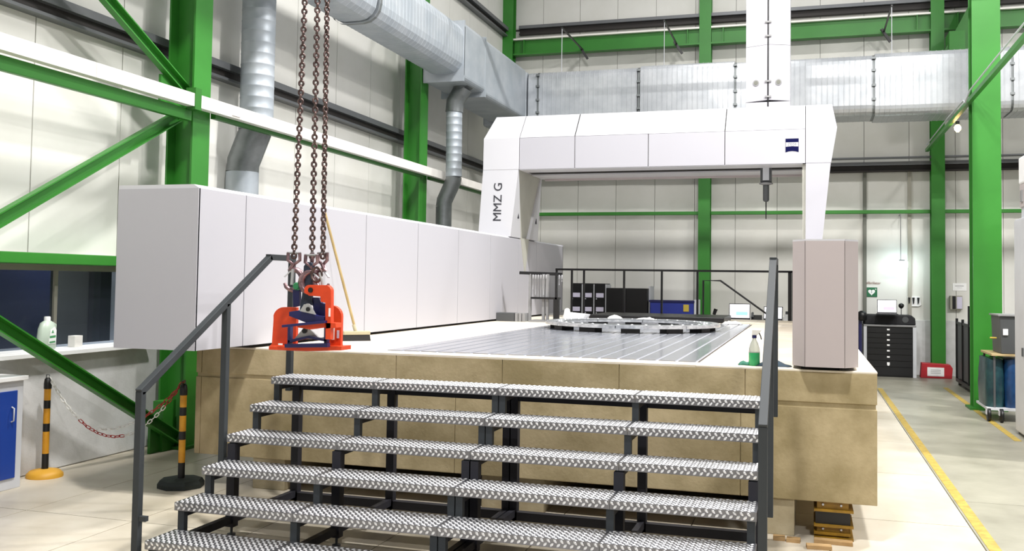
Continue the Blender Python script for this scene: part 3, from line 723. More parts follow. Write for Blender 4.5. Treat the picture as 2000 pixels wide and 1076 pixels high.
# frames
for i, x in enumerate(fx):
    dbl = (i == 2)
    xs_ = (x-.026, x+.026) if dbl else ((x,))
    if i == 0: xs_ = (x+.02,)
    if i == 4: xs_ = (x-.02,)
    for xx in xs_:
        hw = .022
        for k in range(6):
            z1 = TZ[k]-NOSE; z0 = TZ[k]-.17-.03
            yy = TY[k]+.03
            MB().box(xx-hw, xx+hw, yy-.018, yy+.022, max(.02, z0), z1).build('riser_post', 'anthracite', st)
            MB().box(xx-hw, xx+hw, yy+.022, yy+.25, z1-.04, z1).build('tread_bearer', 'anthracite_dark', st)
        for yy in (6.52, 5.68):
            top = .97 if yy > 6 else TZ[2]-NOSE+.17-.05
            top = .965 if yy > 6 else .62
            MB().box(xx-.03, xx+.03, yy-.03, yy+.03, .06, top).build('leg', 'anthracite_dark', st)
            MB().lathe((xx, yy, 0), [(.028, 0), (.028, .012), (.009, .014), (.009, .062)], 10).build('levelling_foot', 'grey_dark', st)
        MB().box(xx-.02, xx+.02, 4.86, 6.5, .085, .135).build('floor_rail', 'anthracite_dark', st)
MB().box(fx[0], fx[4], 6.49, 6.55, .06, .12).build('rear_tie', 'anthracite_dark', st)
MB().box(fx[0], fx[4], 6.50, 6.54, .90, .955).build('rear_tie', 'anthracite_dark', st)
def handrail(x, lab, s):
    t = st; a = .022
    pts = [(x, 4.84, .10), (x, 4.84, 1.05), (x, 6.23, 1.905), (x, 6.56, 1.915), (x, 6.56, .88)]
    MB().box(x-a, x+a, 4.84-a, 4.84+a, .0 if False else .08, 1.055).build('handrail_post', 'anthracite', t, bevel=.003)
    MB().bar((x, 4.825, 1.05), (x, 6.24, 1.905), .044, .044).build('handrail', 'anthracite', t, bevel=.003)
    MB().box(x-a, x+a, 6.215, 6.585, 1.885, 1.929).build('handrail_end', 'anthracite', t, bevel=.003)
    MB().box(x-a, x+a, 6.56-a, 6.56+a, .88, 1.89).build('handrail_post', 'anthracite', t, bevel=.003)
    MB().box(x-a, x+a, 5.70-a, 5.70+a, .42, 1.57).build('handrail_post', 'anthracite', t, bevel=.003)
    for (yy, z) in ((4.84, .3), (5.7, .5), (6.56, .92)):
        MB().box(min(x, x+s*.07), max(x, x+s*.07), yy-.015, yy+.015, z-.015, z+.015).build('bracket', 'anthracite', t)
handrail(-3.845, '', 1)
handrail(-.205, '', -1)

# ================================================================== LIFTING CHAINS + CLAMP
def link_mesh(L, w, r, name, m, n=14, k=6):
    pts = []; h = L/2-w/2
    for i in range(n):
        a = 2*PI*i/n; pts.append((math.cos(a)*(w/2-r), 0, math.sin(a)*(w/2-r)+(h if math.sin(a) > 0 else -h if math.sin(a) < -1e-9 else 0)))
    return MB().tube(pts, r, k, closed=True).mesh(name, m)
lm = link_mesh(.048, .044, .0078, 'chain_link', 'chain_steel')
def chain_along(pts, pitch, me_list, parent, name='link', twist=0.):
    P = [Vector(p) for p in pts]; cum = [0]
    for i in range(len(P)-1): cum.append(cum[-1]+(P[i+1]-P[i]).length)
    n = int(cum[-1]/pitch); out = []
    for k in range(n+1):
        s = min(k*pitch, cum[-1]-1e-6); i = max(j for j in range(len(cum)) if cum[j] <= s); i = min(i, len(P)-2)
        t = (s-cum[i])/(cum[i+1]-cum[i]); p = P[i].lerp(P[i+1], t); d = (P[i+1]-P[i]).normalized()
        z = d; x = Vector((1, 0, 0)) if abs(d.x) < .9 else Vector((0, 1, 0))
        y = z.cross(x).normalized(); x = y.cross(z).normalized()
        ang = (PI/2 if k % 2 else 0)+twist
        X = x*math.cos(ang)+y*math.sin(ang); Y = z.cross(X)
        M = Matrix((X, Y, z)).transposed().to_4x4(); M.translation = p
        me = me_list(k) if callable(me_list) else me_list
        o = D.objects.new(name, me); COL.objects.link(o); o.parent = parent; o.matrix_basis = M
        out.append(o)
    return out
cl = [('leftmost', (-3.27, 5.6, 1.90), (-3.225, 5.6, 4.1)), ('middle', (-3.135, 5.6, 1.90), (-3.14, 5.6, 4.1)), ('rightmost', (-3.055, 5.6, 1.90), (-3.07, 5.6, 4.1))]
for i, (w, a, b) in enumerate(cl):
    t = thing('lifting_chain', f'heavy steel lifting chain above the orange clamps, {w} of the three', 'chain', 'three hanging lifting chains')
    chain_along([a, b], .0305, lm, t, twist=.35+.3*i)
# master ring out of view where the chains meet
o = MB().tube([(-3.145+.16*math.cos(a*PI/10), 5.6, 4.22+.12*math.sin(a*PI/10)) for a in range(20)], .02, 8, closed=True).build('master_ring', 'chain_steel'); tag(o, 'steel master ring holding the three lifting chains', 'ring')
def hook(x, z, y, rot, label, flip=1):
    t = thing('lifting_hook', label, 'hook', 'hooks at the chain ends', loc=(x, y, z), rz=rot); t.scale = (1.35, 1.35, 1.25)
    # clevis, body and curved bill in the local XZ plane
    MB().tube([(-.028, 0, .03), (-.03, 0, -.01), (0, 0, -.035), (.03, 0, -.01), (.028, 0, .03)], .009, 7).build('clevis', 'hook_steel', t)
    MB().tube([(-.034, 0, .028), (.034, 0, .028)], .007, 6).build('clevis_pin', 'grey_mid', t)
    pts = []; rs = []
    for i in range(13):
        a = math.radians(115-i*23); pts.append((flip*.047*math.cos(a), 0, -.115+.055*math.sin(a))); rs.append(.011+.007*math.sin(PI*min(1, i/10)))
    pts = [(0, 0, -.03)]+pts; rs = [.012]+rs; rs[-1] = .006
    MB().tube(pts, rs, 8).build('hook_body', 'hook_steel', t)
    MB().bar((flip*.002, 0, -.05), (flip*-.045, 0, -.1), .012, .006).build('safety_latch', 'grey_light', t)
    return t
hook(-3.27, 1.885, 5.6, .3, 'steel hook on the leftmost chain', 1)
hook(-3.135, 1.885, 5.6, -1.0, 'steel hook on the middle chain', 1)
hook(-3.055, 1.885, 5.6, -.3, 'steel hook on the rightmost chain', -1)
hook(-3.10, 1.87, 5.53, .2, 'short extra steel hook hanging between the middle and rightmost chains', -1)
# clamps
def CX(px): return -3.44+(px-525)*.00376
def CZ(py): return 1.275+(683-py)*.00342
def dep(a, b, y):   # real position at depth y of a feature measured on the clamp's middle plane
    k = y/5.6
    return CX(a)*k, 1.75+(CZ(b)-1.75)*k
def plate(pts, y0, y1, name, m, parent, bevel=.002):
    return MB().prism([dep(a, b, y0) for a, b in pts], 'y', y0, y1).build(name, m, parent, bevel=bevel)
def arc(cx, cy, r, a0, a1, n=6): return [(cx+r*math.cos(math.radians(a0+(a1-a0)*i/n)), cy-r*math.sin(math.radians(a0+(a1-a0)*i/n))) for i in range(n+1)]
lc = thing('plate_clamp', 'lower orange steel lifting clamp with two rounded side plates and navy jaws', 'clamp', 'orange lifting clamps on the chains')
plate([(526, 682)]+[(526, 676), (530, 672), (532, 625)]+arc(553, 622, 22, 180, 90)[1:]+[(578, 600), (578, 678)], 5.66, 5.69, 'side_plate', 'orange', lc)
plate([(640, 677), (641, 604)]+[(636, 596), (645, 594)]+arc(645, 615, 21, 80, 0)[1:]+[(666, 666), (667, 676)], 5.62, 5.65, 'side_plate', 'orange', lc)
plate([(524, 677), (667, 672), (667, 680), (600, 684), (524, 684)], 5.54, 5.68, 'base_bar', 'orange', lc)
plate([(555, 672), (640, 667), (640, 675), (556, 679)], 5.50, 5.54, 'jaw_bar', 'navy', lc)
plate([(561, 636), (566, 636), (566, 674), (561, 674)], 5.53, 5.57, 'side_strut', 'navy', lc)
plate([(633, 634), (638, 634), (638, 670), (633, 670)], 5.53, 5.57, 'side_strut', 'navy', lc)
plate([(562, 664), (602, 654), (640, 660), (640, 665), (602, 659), (562, 670)], 5.53, 5.56, 'jaw', 'navy', lc)
plate([(574, 662), (592, 640), (604, 640), (626, 660)], 5.57, 5.585, 'cam_plate', 'bare_plate', lc, .001)
MB().lathe((dep(594, 645, 5.56)[0], 5.56, dep(594, 645, 5.56)[1]), [(.017, 0), (.017, .01)], 12, 'y').build('cam_hole', 'black', lc)
plate([(648, 636), (653, 636), (653, 660), (648, 660)], 5.615, 5.62, 'sticker', 'white', lc, 0)
plate([(658, 642), (662, 642), (662, 657), (658, 657)], 5.615, 5.62, 'sticker', 'paper_lilac', lc, 0)
plate([(543, 671), (551, 671), (551, 674), (543, 674)], 5.534, 5.54, 'bolt', 'white', lc, 0)
uc = thing('plate_clamp', 'upper orange steel lifting clamp shaped like a bent arm above navy jaws', 'clamp', 'orange lifting clamps on the chains')
plate([(592, 571)]+arc(602, 566, 10, 200, 90)[1:]+[(628, 556)]+arc(632, 568, 13, 80, 10)[1:]+[(646, 628), (646, 660), (636, 660), (634, 590), (625, 588), (624, 578), (602, 577)], 5.46, 5.50, 'arm_plate', 'orange', uc)
plate([(636, 628), (655, 628), (656, 637), (636, 640)], 5.46, 5.54, 'foot_lug', 'orange', uc)
plate([(576, 634), (634, 628), (634, 637), (606, 642), (582, 639)], 5.45, 5.50, 'cross_bar', 'orange', uc)
plate([(549, 635), (633, 624), (633, 629), (549, 640)], 5.42, 5.50, 'jaw_bar', 'navy', uc)
plate([(563, 609), (592, 604), (618, 615), (633, 616), (633, 626), (600, 630), (563, 617)], 5.46, 5.50, 'jaw', 'navy', uc)
plate([(608, 580), (622, 580), (626, 590), (634, 592), (634, 622), (612, 614)], 5.53, 5.56, 'housing_plate', 'navy', uc)
plate([(584, 607), (592, 594)]+arc(599, 598, 6, 130, 40, 3)+[(615, 613)], 5.44, 5.455, 'cam_plate', 'bare_plate', uc, .001)
MB().lathe((dep(600, 603, 5.432)[0], 5.432, dep(600, 603, 5.432)[1]), [(.014, 0), (.014, .01)], 12, 'y').build('cam_hole', 'black', uc)
MB().lathe((dep(604, 566, 5.452)[0], 5.452, dep(604, 566, 5.452)[1]), [(.017, 0), (.017, .01)], 12, 'y').build('pin_hole', 'black', uc)
plate([(641, 600), (644, 600), (644, 616), (641, 616)], 5.455, 5.46, 'sticker', 'white', uc, 0)
plate([(583, 612), (588, 574), (590, 520), (595, 512), (604, 512), (609, 520), (606, 574), (610, 596), (596, 592), (586, 614)], 5.52, 5.545, 'shackle_strap', 'navy_strap', uc)
plate([(571, 600), (569, 566), (582, 566), (583, 597)], 5.53, 5.56, 'side_strap', 'navy', uc)
MB().tube([(CX(575), 5.56, CZ(526)), (CX(575), 5.55, CZ(556))], .011, 8).build('eye_rod', 'bare_plate', uc)
MB().lathe((dep(575, 559, 5.5)[0], 5.50, dep(575, 559, 5.5)[1]), [(.02, 0), (.026, .01), (.026, .07)], 14, 'y').build('pin_cap', 'plastic_green', uc, label='green round pin cap')
MB().tube([(dep(616+10*math.cos(a*PI/6), 0, 5.5)[0], 5.5, dep(0, 536+14*math.sin(a*PI/6), 5.5)[1]) for a in range(12)], .009, 7, closed=True).build('shackle', 'chain_steel', uc)
MB().tube([(dep(a, b, 5.5)[0], 5.5, dep(a, b, 5.5)[1]) for a, b in ((622, 532), (627, 546), (628, 560))], .011, 7).build('eye_rod', 'bare_plate', uc)

# ================================================================== BROOM
t = thing('broom', 'long-handled broom leaning against the white rail housing', 'broom')
MB().tube([(-4.12, 8.22, 1.27), (XS+.013, 8.06, 2.385)], .013, 10).build('handle', 'wood_handle', t)
o = MB().cbox((0, 0, .075), (.26, .07, .035)).build('head', 'broom_wood', t, bevel=.006, loc=(-4.11, 8.22, 1.166)); o.rotation_euler = (0, 0, .75)
o = MB().hexa([(-.14, -.05, 0), (.13, -.05, 0), (.13, .05, 0), (-.14, .05, 0), (-.125, -.03, .06), (.125, -.03, .06), (.125, .03, .06), (-.125, .03, .06)]).build('bristles', 'bristle', t, loc=(-4.11, 8.22, 1.166)); o.rotation_euler = (0, 0, .75)
MB().tube([(-4.115, 8.22, 1.25), (-4.135, 8.21, 1.32)], .017, 8).build('socket', 'broom_wood', t)

# spray bottle and rags
t = thing('spray_bottle', 'spray bottle of green cleaner at the front edge of the block', 'bottle', loc=(-.365, 7.12, 1.166))
MB().lathe((0, 0, 0), [(.036, 0), (.04, .01), (.04, .095)], 16).build('liquid', 'fluid_green', t)
MB().lathe((0, 0, .095), [(.04, 0), (.038, .03), (.028, .065), (.014, .095), (.013, .11)], 16).build('bottle', 'bottle_clear', t)
MB().lathe((0, 0, .2), [(.017, 0), (.017, .02)], 12).build('collar', 'navy', t)
MB().hexa([(-.02, -.012, .22), (.02, -.012, .22), (.02, .012, .22), (-.02, .012, .22), (-.015, -.012, .262), (.055, -.012, .262), (.055, .012, .262), (-.015, .012, .262)]).build('spray_head', 'white_plastic', t, bevel=.004)
MB().tube([(.03, 0, .245), (.045, 0, .215), (.05, 0, .19)], .005, 6).build('trigger', 'grey_dark', t)
crumple('rag', (-.43, 7.16, 1.166), (.05, .05, .03), 'cloth_green', 'small green rag behind the left of the spray bottle', 'cloth', 11)
crumple('rag', (-.235, 7.15, 1.166), (.12, .07, .035), 'cloth_dark', 'dark blue rag between spray bottle and right rail housing', 'cloth', 12)

# ================================================================== LEFT: blue cabinet, bollards, chain, bottle
t = thing('workshop_cabinet', 'blue-doored workshop cabinet with pale frame at the left edge', 'cabinet', loc=(-6.34, 5.2, 0))
MB().box(-.15, .13, -1.6, 1.16, .0, .9).build('body', 'grey_light', t, bevel=.004)
MB().box(.13, .142, -1.55, -.02, .1, .80).build('door', 'blue_cabinet', t, bevel=.003)
dr = MB().box(.13, .142, .0, 1.09, .09, .80).build('door', 'blue_cabinet', t, bevel=.003)
MB().tube([(.145, 1.03, .55), (.17, 1.03, .56), (.17, 1.03, .66), (.145, 1.03, .67)], .006, 6).build('handle', 'grey_light', dr)
MB().box(-.15, .16, -1.62, 1.18, .88, .915).build('worktop', 'white', t, bevel=.004)
def bollard(loc, label, basem, basew, ring):
    t = thing('barrier_post', label, 'barrier post', 'yellow and black barrier posts', loc=loc)
    if basew: MB().lathe((0, 0, 0), [(.19, 0), (.19, .035), (.17, .065), (.06, .075)], 8, smooth=False).build('base', basem, t)
    else: MB().lathe((0, 0, 0), [(.15, 0), (.15, .025), (.12, .055), (.05, .07)], 20).build('base', basem, t)
    z = .07; r = .028
    for i, (h, m) in enumerate(((.13, 'bollard_black'), (.19, 'bollard_yellow'), (.07, 'bollard_black'), (.13, 'bollard_yellow'), (.07, 'bollard_black'), (.10, 'bollard_yellow'))):
        MB().lathe((0, 0, z), [(r, 0), (r, h)], 14).build('post_band', m, t); z += h
    MB().lathe((0, 0, z), [(.032, 0), (.032, .05), (.026, .085), (.012, .095)], 14).build('post_cap', 'bollard_black', t)
    MB().tube([(-.02, 0, z+.09), (-.015, 0, z+.12), (.015, 0, z+.12), (.02, 0, z+.09)], .004, 5).build('chain_eye', 'grey_dark', t)
    return z+.1
zc = bollard((-6.33, 6.75, 0), 'yellow and black striped barrier post with round yellow base beside the blue cabinet', 'base_yellow', False, None)
bollard((-5.0, 6.83, 0), 'yellow and black striped barrier post with black rubber base beside the stairs', 'rubber', True, None)
lw = link_mesh(.058, .032, .0042, 'plastic_link', 'white_plastic', 12, 4); lr = link_mesh(.058, .032, .0042, 'plastic_link', 'red_plastic', 12, 4)
def cat_pts(a, b, sag, n=30):
    a = Vector(a); b = Vector(b)
    return [a.lerp(b, i/n)-Vector((0, 0, sag*4*(i/n)*(1-i/n))) for i in range(n+1)]
t = thing('barrier_chain', 'red and white plastic chain sagging between the two striped barrier posts', 'chain', 'plastic barrier chains')
pts = cat_pts((-6.33+.03, 6.75, zc-.02), (-5.0-.02, 6.83, zc+.0), .47)
chain_along(pts, .043, lambda k: (lw, lr)[(k//11) % 2], t, twist=.4)
t = thing('barrier_chain', 'shorter red and white plastic chain hanging higher toward the black-based post', 'chain', 'plastic barrier chains')
pts = cat_pts((-5.78, 6.76, .44), (-5.0-.01, 6.85, zc+.01), .11)
chain_along(pts, .043, lambda k: (lw, lr)[(k > 8) and (k < 24)], t, twist=.9)
t = thing('detergent_bottle', 'milky white detergent bottle with green label on the window sill', 'bottle', loc=(-6.53, 6.93, 1.085))
def oval(prof, n=18, ky=.6):
    vs = []
    for rx, z in prof:
        for j in range(n): a = 2*PI*j/n; vs.append((rx*ky*math.cos(a), rx*math.sin(a), z))
    fs = [(i*n+j, i*n+(j+1) % n, (i+1)*n+(j+1) % n, (i+1)*n+j) for i in range(len(prof)-1) for j in range(n)]
    return MB().add(vs, fs, True).add(vs[:n], [tuple(range(n))[::-1]]).add(vs[-n:], [tuple(range(n))])
oval([(.085, 0), (.098, .012), (.098, .12), (.092, .18), (.07, .235), (.035, .255)]).build('bottle_body', 'bottle_milk', t)
MB().lathe((0, 0, .25), [(.028, 0), (.028, .035), (.024, .042)], 14).build('cap', 'white', t)
MB().tube([(.0, .06, .235), (.01, .088, .215), (.0, .095, .17), (0, .09, .14)], .011, 8).build('handle', 'bottle_milk', t)
MB().prism([(-.035, .05), (.045, .05), (.05, .17), (.03, .2), (-.02, .17)], 'x', .056, .061).build('label', 'white', t)
MB().prism([(-.03, .055), (.04, .06), (.035, .075), (-.03, .07)], 'x', .0608, .062).build('label_band', 'bottle_label', t)
MB().prism([(-.028, .10), (.04, .105), (.042, .125), (-.028, .12)], 'x', .0608, .062).build('label_band', 'bottle_label', t)
MB().prism([(-.01, .145), (.02, .145), (.005, .175)], 'x', .0608, .062).build('label_mark', 'bottle_label', t)
o = MB().box(-6.56, -6.48, 7.22, 7.32, 1.085, 1.19).build('paper_box', 'white_plastic', bevel=.003); tag(o, 'small white box on the window sill right of the bottle', 'box')

# ================================================================== BACK: rack, railings, cabinets, desk
t = thing('stylus_rack', 'probe rack with hanging styli beside the rail housing', 'rack')
MB().bar((-4.09, 13.5, 1.885), (-3.46, 13.6, 1.87), .05, .045).build('top_bar', 'black', t)
for xx in (-3.93, -3.72, -3.66): MB().box(xx-.018, xx+.018, 13.5, 13.55, 1.17, 1.87).build('upright', 'grey_mid', t)
for i in range(9):
    xx = -3.88+i*.04+(.0 if i < 6 else .12); L = (.22, .3, .38, .34, .3, .36, .12, .15, .1)[i]
    MB().lathe((xx, 13.5, 1.86-L), [(.004, 0), (.004, L-.06), (.01, L-.06), (.01, L)], 6).build('stylus', 'grey_light', t)
MB().box(-3.9, -3.48, 13.45, 13.6, 1.50, 1.53).build('shelf', 'black', t)
MB().box(-3.9, -3.45, 13.35, 13.7, 1.166, 1.19).build('foot_plate', 'grey_mid', t)
MB().box(-3.53, -3.50, 13.45, 13.48, 1.17, 1.9).build('upright', 'black', t)
MB().box(-3.55, -3.47, 13.44, 13.5, 1.17, 1.5).build('upright_sleeve', 'black', t)
t = thing('safety_railing', 'black railing along the far end of the block top', 'railing')
YR = 16.42
MB().box(-4.3, -.2, YR-.02, YR+.02, 1.965, 2.0).build('top_rail', 'black', t)
for xx in (-4.28, -4.0, -3.78, -3.06, -2.4, -1.79, -.22):
    MB().box(xx-.017, xx+.017, YR-.017, YR+.017, 1.166, 1.97).build('post', 'black', t)
MB().box(-.3, -.24, YR-.02, YR+.02, 1.166, 1.98).build('end_post', 'black', t)
t = thing('stair_handrail', 'thin black sloping handrail of the stair behind the block', 'railing')
MB().tube([(-1.71, 16.6, .02), (-1.71, 16.6, 1.82), (-1.42, 16.6, 1.82), (-.61, 16.6, 1.24)], .016, 6).build('rail', 'black', t)
MB().tube([(-.61, 16.6, 1.24), (-.61, 16.6, .0)], .016, 6).build('post', 'black', t)
def locker(x0, x1, y, z1, label):
    t = thing('filing_cabinet', label, 'cabinet', 'narrow black filing cabinets by the back wall')
    MB().box(x0, x1, y, y+.5, 0, z1).build('body', 'black', t, bevel=.005)
    MB().box(x1+.003, x1+.02, y, y+.5, 0, z1-.02).build('side_edge', 'grey_light', t)
    for k in range(5):
        za = z1-.33-k*.29
        d = MB().box(x0+.012, x1-.012, y-.012, y, za, za+.27).build('drawer', 'black', t)
        MB().box(x0+.03, x1-.03, y-.016, y-.012, za+.04, za+.13).build('label_card', 'paper_lilac', d)
        MB().box(x0+.03, x0+.05, y-.03, y-.012, za-.0, za+.02).build('lock', 'grey_light', d)
locker(-4.72, -4.49, 19.3, 1.74, 'narrow black filing cabinet, leftmost of the three')
locker(-4.44, -4.24, 19.3, 1.74, 'narrow black filing cabinet, middle of the three')
locker(-4.21, -3.99, 19.3, 1.74, 'narrow black filing cabinet, rightmost of the three')
t = thing('tall_cupboard', 'wide black double-door cupboard between filing cabinets and blue cabinet', 'cupboard')
MB().box(-3.97, -3.12, 19.3, 19.8, 0, 1.65).build('body', 'black_matte', t, bevel=.005)
for a in (-3.96, -3.54): MB().box(a, a+.41, 19.285, 19.3, .05, 1.64).build('door', 'black', t)
MB().box(-3.118, -3.085, 19.5, 20.0, 0, 1.70).build('side_panel', 'grey_light', t)
t = thing('storage_cabinet', 'blue storage cabinet with yellow padlock tag behind the railing', 'cabinet')
MB().box(-3.06, -2.18, 19.3, 19.8, 0, 1.40).build('body', 'blue_box', t, bevel=.01)
MB().box(-3.08, -2.16, 19.28, 19.82, 1.38, 1.42).build('lid', 'navy', t)
MB().box(-3.04, -2.2, 19.285, 19.3, .9, 1.36).build('door', 'blue_box', t)
MB().box(-2.38, -2.27, 19.27, 19.285, 1.2, 1.34).build('lock', 'lock_yellow', t)
MB().box(-2.17, -2.1, 19.3, 19.8, 0, 1.44).build('end_panel', 'grey_light', t)
t = thing('control_desk', 'pale control desk with laptops behind the block', 'desk')
MB().box(-2.0, -.12, 16.66, 17.4, 1.10, 1.135).build('desk_top', 'white', t, bevel=.004)
for xx in (-1.95, -.2):
    for yy in (16.98, 17.3): MB().box(xx, xx+.04, yy, yy+.04, 0, 1.1).build('leg', 'grey_mid', t)
def laptop(x, y, z, w, h, rz, label, scr):
    t = thing('laptop', label, 'laptop', 'open laptops', loc=(x, y, z), rz=rz)
    MB().box(-w/2-.02, w/2+.02, -.26, 0, 0, .02).build('keyboard_base', 'black', t, bevel=.003)
    lid = MB().hexa([(-w/2, 0, .02), (w/2, 0, .02), (w/2, .012, .02), (-w/2, .012, .02), (-w/2, .04, h), (w/2, .04, h), (w/2, .052, h), (-w/2, .052, h)]).build('screen_lid', 'black', t)
    e = .012
    MB().add([(-w/2+e, .004, .045), (w/2-e, .004, .045), (w/2-e, .038, h-e), (-w/2+e, .038, h-e)], [(0, 1, 2, 3)]).build('screen', 'screen_white', lid, loc=(0, -.006, 0))
    MB().add([(-w/2*.35, .010, .09), (w/2*.75, .010, .09), (w/2*.75, .0195, .15), (-w/2*.35, .0195, .15)], [(0, 1, 2, 3)]).build('screen_window', scr, lid, loc=(0, -.012, 0))
    return t
laptop(-1.12, 16.95, 1.135, .36, .29, 0, 'open laptop on the control desk, left of the right handrail', 'screen_blue')
laptop(-.56, 17.0, 1.135, .32, .25, -.1, 'open laptop on the control desk, partly behind the right handrail', 'screen_white')
t = thing('desk_phone', 'black desk phone between the two laptops', 'phone', loc=(-.83, 16.9, 1.135))
MB().hexa([(-.09, -.08, 0), (.09, -.08, 0), (.09, .08, 0), (-.09, .08, 0), (-.09, -.06, .03), (.09, -.06, .03), (.09, .07, .1), (-.09, .07, .1)]).build('base', 'black', t)
MB().tube([(-.07, -.05, .06), (-.07, .0, .13), (-.07, .06, .13)], .022, 7).build('handset', 'grey_dark', t)
t = thing('barcode_scanner', 'small black barcode scanner on a stand near the middle column', 'scanner', loc=(-1.55, 16.9, 1.135))
MB().tube([(0, 0, 0), (0, 0, .1), (.03, 0, .14)], .01, 6).build('stand', 'grey_mid', t)
MB().hexa([(-.03, -.02, .1), (.02, -.02, .08), (.02, .02, .08), (-.03, .02, .1), (0, -.03, .2), (.06, -.03, .18), (.06, .03, .18), (0, .03, .2)]).build('scanner_head', 'black', t)
o = MB().box(-.37, -.25, 16.85, 17.0, 1.135, 1.26).build('carton', 'white', bevel=.004); tag(o, 'small white carton at the right end of the control desk', 'box')
o = MB().box(-.35, -.27, 16.86, 16.98, 1.261, 1.31).build('calculator', 'grey_dark', bevel=.004); tag(o, 'small dark device standing on the white carton', 'device')
o = MB().box(-4.75, -4.6, 18.4, 18.7, 0, 1.2).build('bench_unit', 'grey_mid', bevel=.01); tag(o, 'grey bench unit left of the filing cabinets behind the block', 'cabinet')

# tool cabinet at the back right
t = thing('tool_cabinet', 'black drawer tool cabinet with pale side frames by the back wall', 'cabinet', loc=(1.57, 19.9, 0))
MB().box(-.44, .40, .01, .55, 0, .98).build('body', 'black', t)
MB().box(-.50, -.44, -.02, .55, 0, 1.0).build('side_frame', 'grey_light', t, bevel=.004)
MB().box(.40, .465, -.02, .55, 0, 1.0).build('side_frame', 'grey_light', t, bevel=.004)
MB().box(-.50, .46, -.03, .56, .98, 1.015).build('top_plate', 'grey_mid', t, bevel=.004)
zz = .96
for i, h in enumerate((.105, .1, .1, .1, .12, .12, .12, .17)):
    zz -= h
    d = MB().box(-.435, .395, -.012, .01, zz+.004, zz+h-.004).build('drawer', 'black', t)
    if i < 7: MB().box(-.07, -.02, -.022, -.012, zz+h*.5, zz+h*.5+.03).build('drawer_tag', 'white', d)
MB().lathe((-.045, -.03, zz+.22), [(.026, 0), (.026, .02)], 12, 'y').build('lock_knob', 'white', t)
MB().prism([(-.49, 1.015), (-.49, 1.16), (-.42, 1.21), (.38, 1.21), (.45, 1.15), (.46, 1.015)], 'y', .04, .5).build('tray_top', 'black_matte', t, bevel=.02)
MB().lathe((.27, .03, 1.12), [(.06, 0), (.055, .02)], 14, 'y').build('badge', 'grey_dark', t)
t0 = t
laptop(1.50, 19.78+.1, 1.216, .36, .29, -.05, 'open laptop with lilac window on the black tool cabinet', 'screen_lilac')
t = thing('web_camera', 'small black ball camera on a stalk behind the tool cabinet laptop', 'camera', loc=(1.78, 20.1, 1.21))
MB().tube([(0, 0, 0), (0, 0, .12)], .008, 6).build('stalk', 'grey_dark', t)
MB().lathe((0, 0, .12), [(.01, 0), (.045, .03), (.055, .06), (.045, .09), (.01, .11)], 12).build('camera_ball', 'black', t)
o = MB().box(.98, 1.04, 19.9, 20.3, 0, 1.25).build('folding_trolley', 'navy', bevel=.01); tag(o, 'slim dark trolley standing left of the black tool cabinet', 'trolley')
MB().lathe((-.53, -.02, 1.08), [(.03, 0), (.09, .02), (.09, .16), (.03, .2)], 12, 'z').build('cable_reel', 'black', t0)
# red box
t = thing('red_box', 'low red box with a white notice in front of the back column', 'box', loc=(2.41, 20.0, 0))
MB().prism([(-.29, 0), (.27, 0), (.285, .2), (.24, .27), (-.27, .29)], 'y', 0, .22).build('body', 'red', t, bevel=.008)
MB().box(-.17, .13, -.006, 0, .04, .21).build('notice', 'paper', t)
for k in range(3): MB().box(-.11, .07, -.008, -.006, .155-k*.03, .163-k*.03).build('text_line', 'grey_mid', t)
# wall signs
YW = YB-.003
t = thing('first_aid_sign', 'small green defibrillator sign with white heart on the back wall', 'sign')
MB().box(1.17, 1.37, YW-.012, YW, 1.55, 1.74).build('sign_plate', 'sign_green', t)
hp = []
for i in range(20):
    a = 2*PI*i/20; hp.append((1.262+.0042*16*math.sin(a)**3, 1.645+.0042*(13*math.cos(a)-5*math.cos(2*a)-2*math.cos(3*a)-math.cos(4*a))))
MB().prism(hp, 'y', YW-.016, YW-.012).build('heart_symbol', 'white', t)
MB().prism([(1.27, 1.675), (1.25, 1.645), (1.262, 1.645), (1.255, 1.615), (1.275, 1.65), (1.264, 1.65)], 'y', YW-.019, YW-.016).build('flash_symbol', 'sign_green', t)
MB().box(1.325, 1.355, YW-.016, YW-.012, 1.70, 1.71).box(1.335, 1.345, YW-.016, YW-.012, 1.69, 1.72).build('cross_symbol', 'white', t)
t = thing('defibrillator_lettering', 'line of small brown letters above the green heart sign', 'sign')
text('lettering', 'Defibrillator', .075, (1.27, YW-.006, 1.83), (PI/2, 0, 0), 'text_red', t, sx=.9)
t = thing('hook_board', 'white wall board with three dark hooks right of the heart sign', 'rack')
MB().prism([(1.93, 1.57), (2.17, 1.57), (2.2, 1.40), (2.15, 1.37), (1.98, 1.37)], 'y', YW-.03, YW).build('board', 'white', t, bevel=.006)
for xx in (1.97, 2.05, 2.14):
    MB().prism([(xx-.022, 1.55), (xx+.022, 1.55), (xx+.012, 1.44), (xx-.01, 1.42)], 'y', YW-.06, YW-.03).build('hook', 'black', t)
t = thing('wall_notice', 'white paper notice above the brochure holder on the back wall', 'notice')
MB().box(2.78, 3.03, YW-.006, YW, 1.70, 1.85).build('sheet', 'paper', t)
MB().box(2.82, 2.98, YW-.008, YW-.006, 1.79, 1.80).build('text_line', 'grey_mid', t)
MB().box(2.86, 2.95, YW-.008, YW-.006, 1.755, 1.762).build('text_line', 'grey_light', t)
t = thing('brochure_holder', 'dark wall holder with white sheet between the two right green columns', 'holder')
MB().box(2.72, 2.94, YW-.10, YW, 1.33, 1.60).build('holder_box', 'frame_beige', t)
MB().box(2.76, 2.82, YW-.11, YW-.10, 1.34, 1.59).build('dark_sheet', 'black', t)
MB().box(2.84, 2.935, YW-.11, YW-.10, 1.345, 1.58).build('white_sheet', 'paper_lilac', t)
t = thing('exit_light', 'brightly glowing white emergency exit light hanging on the back wall', 'light')
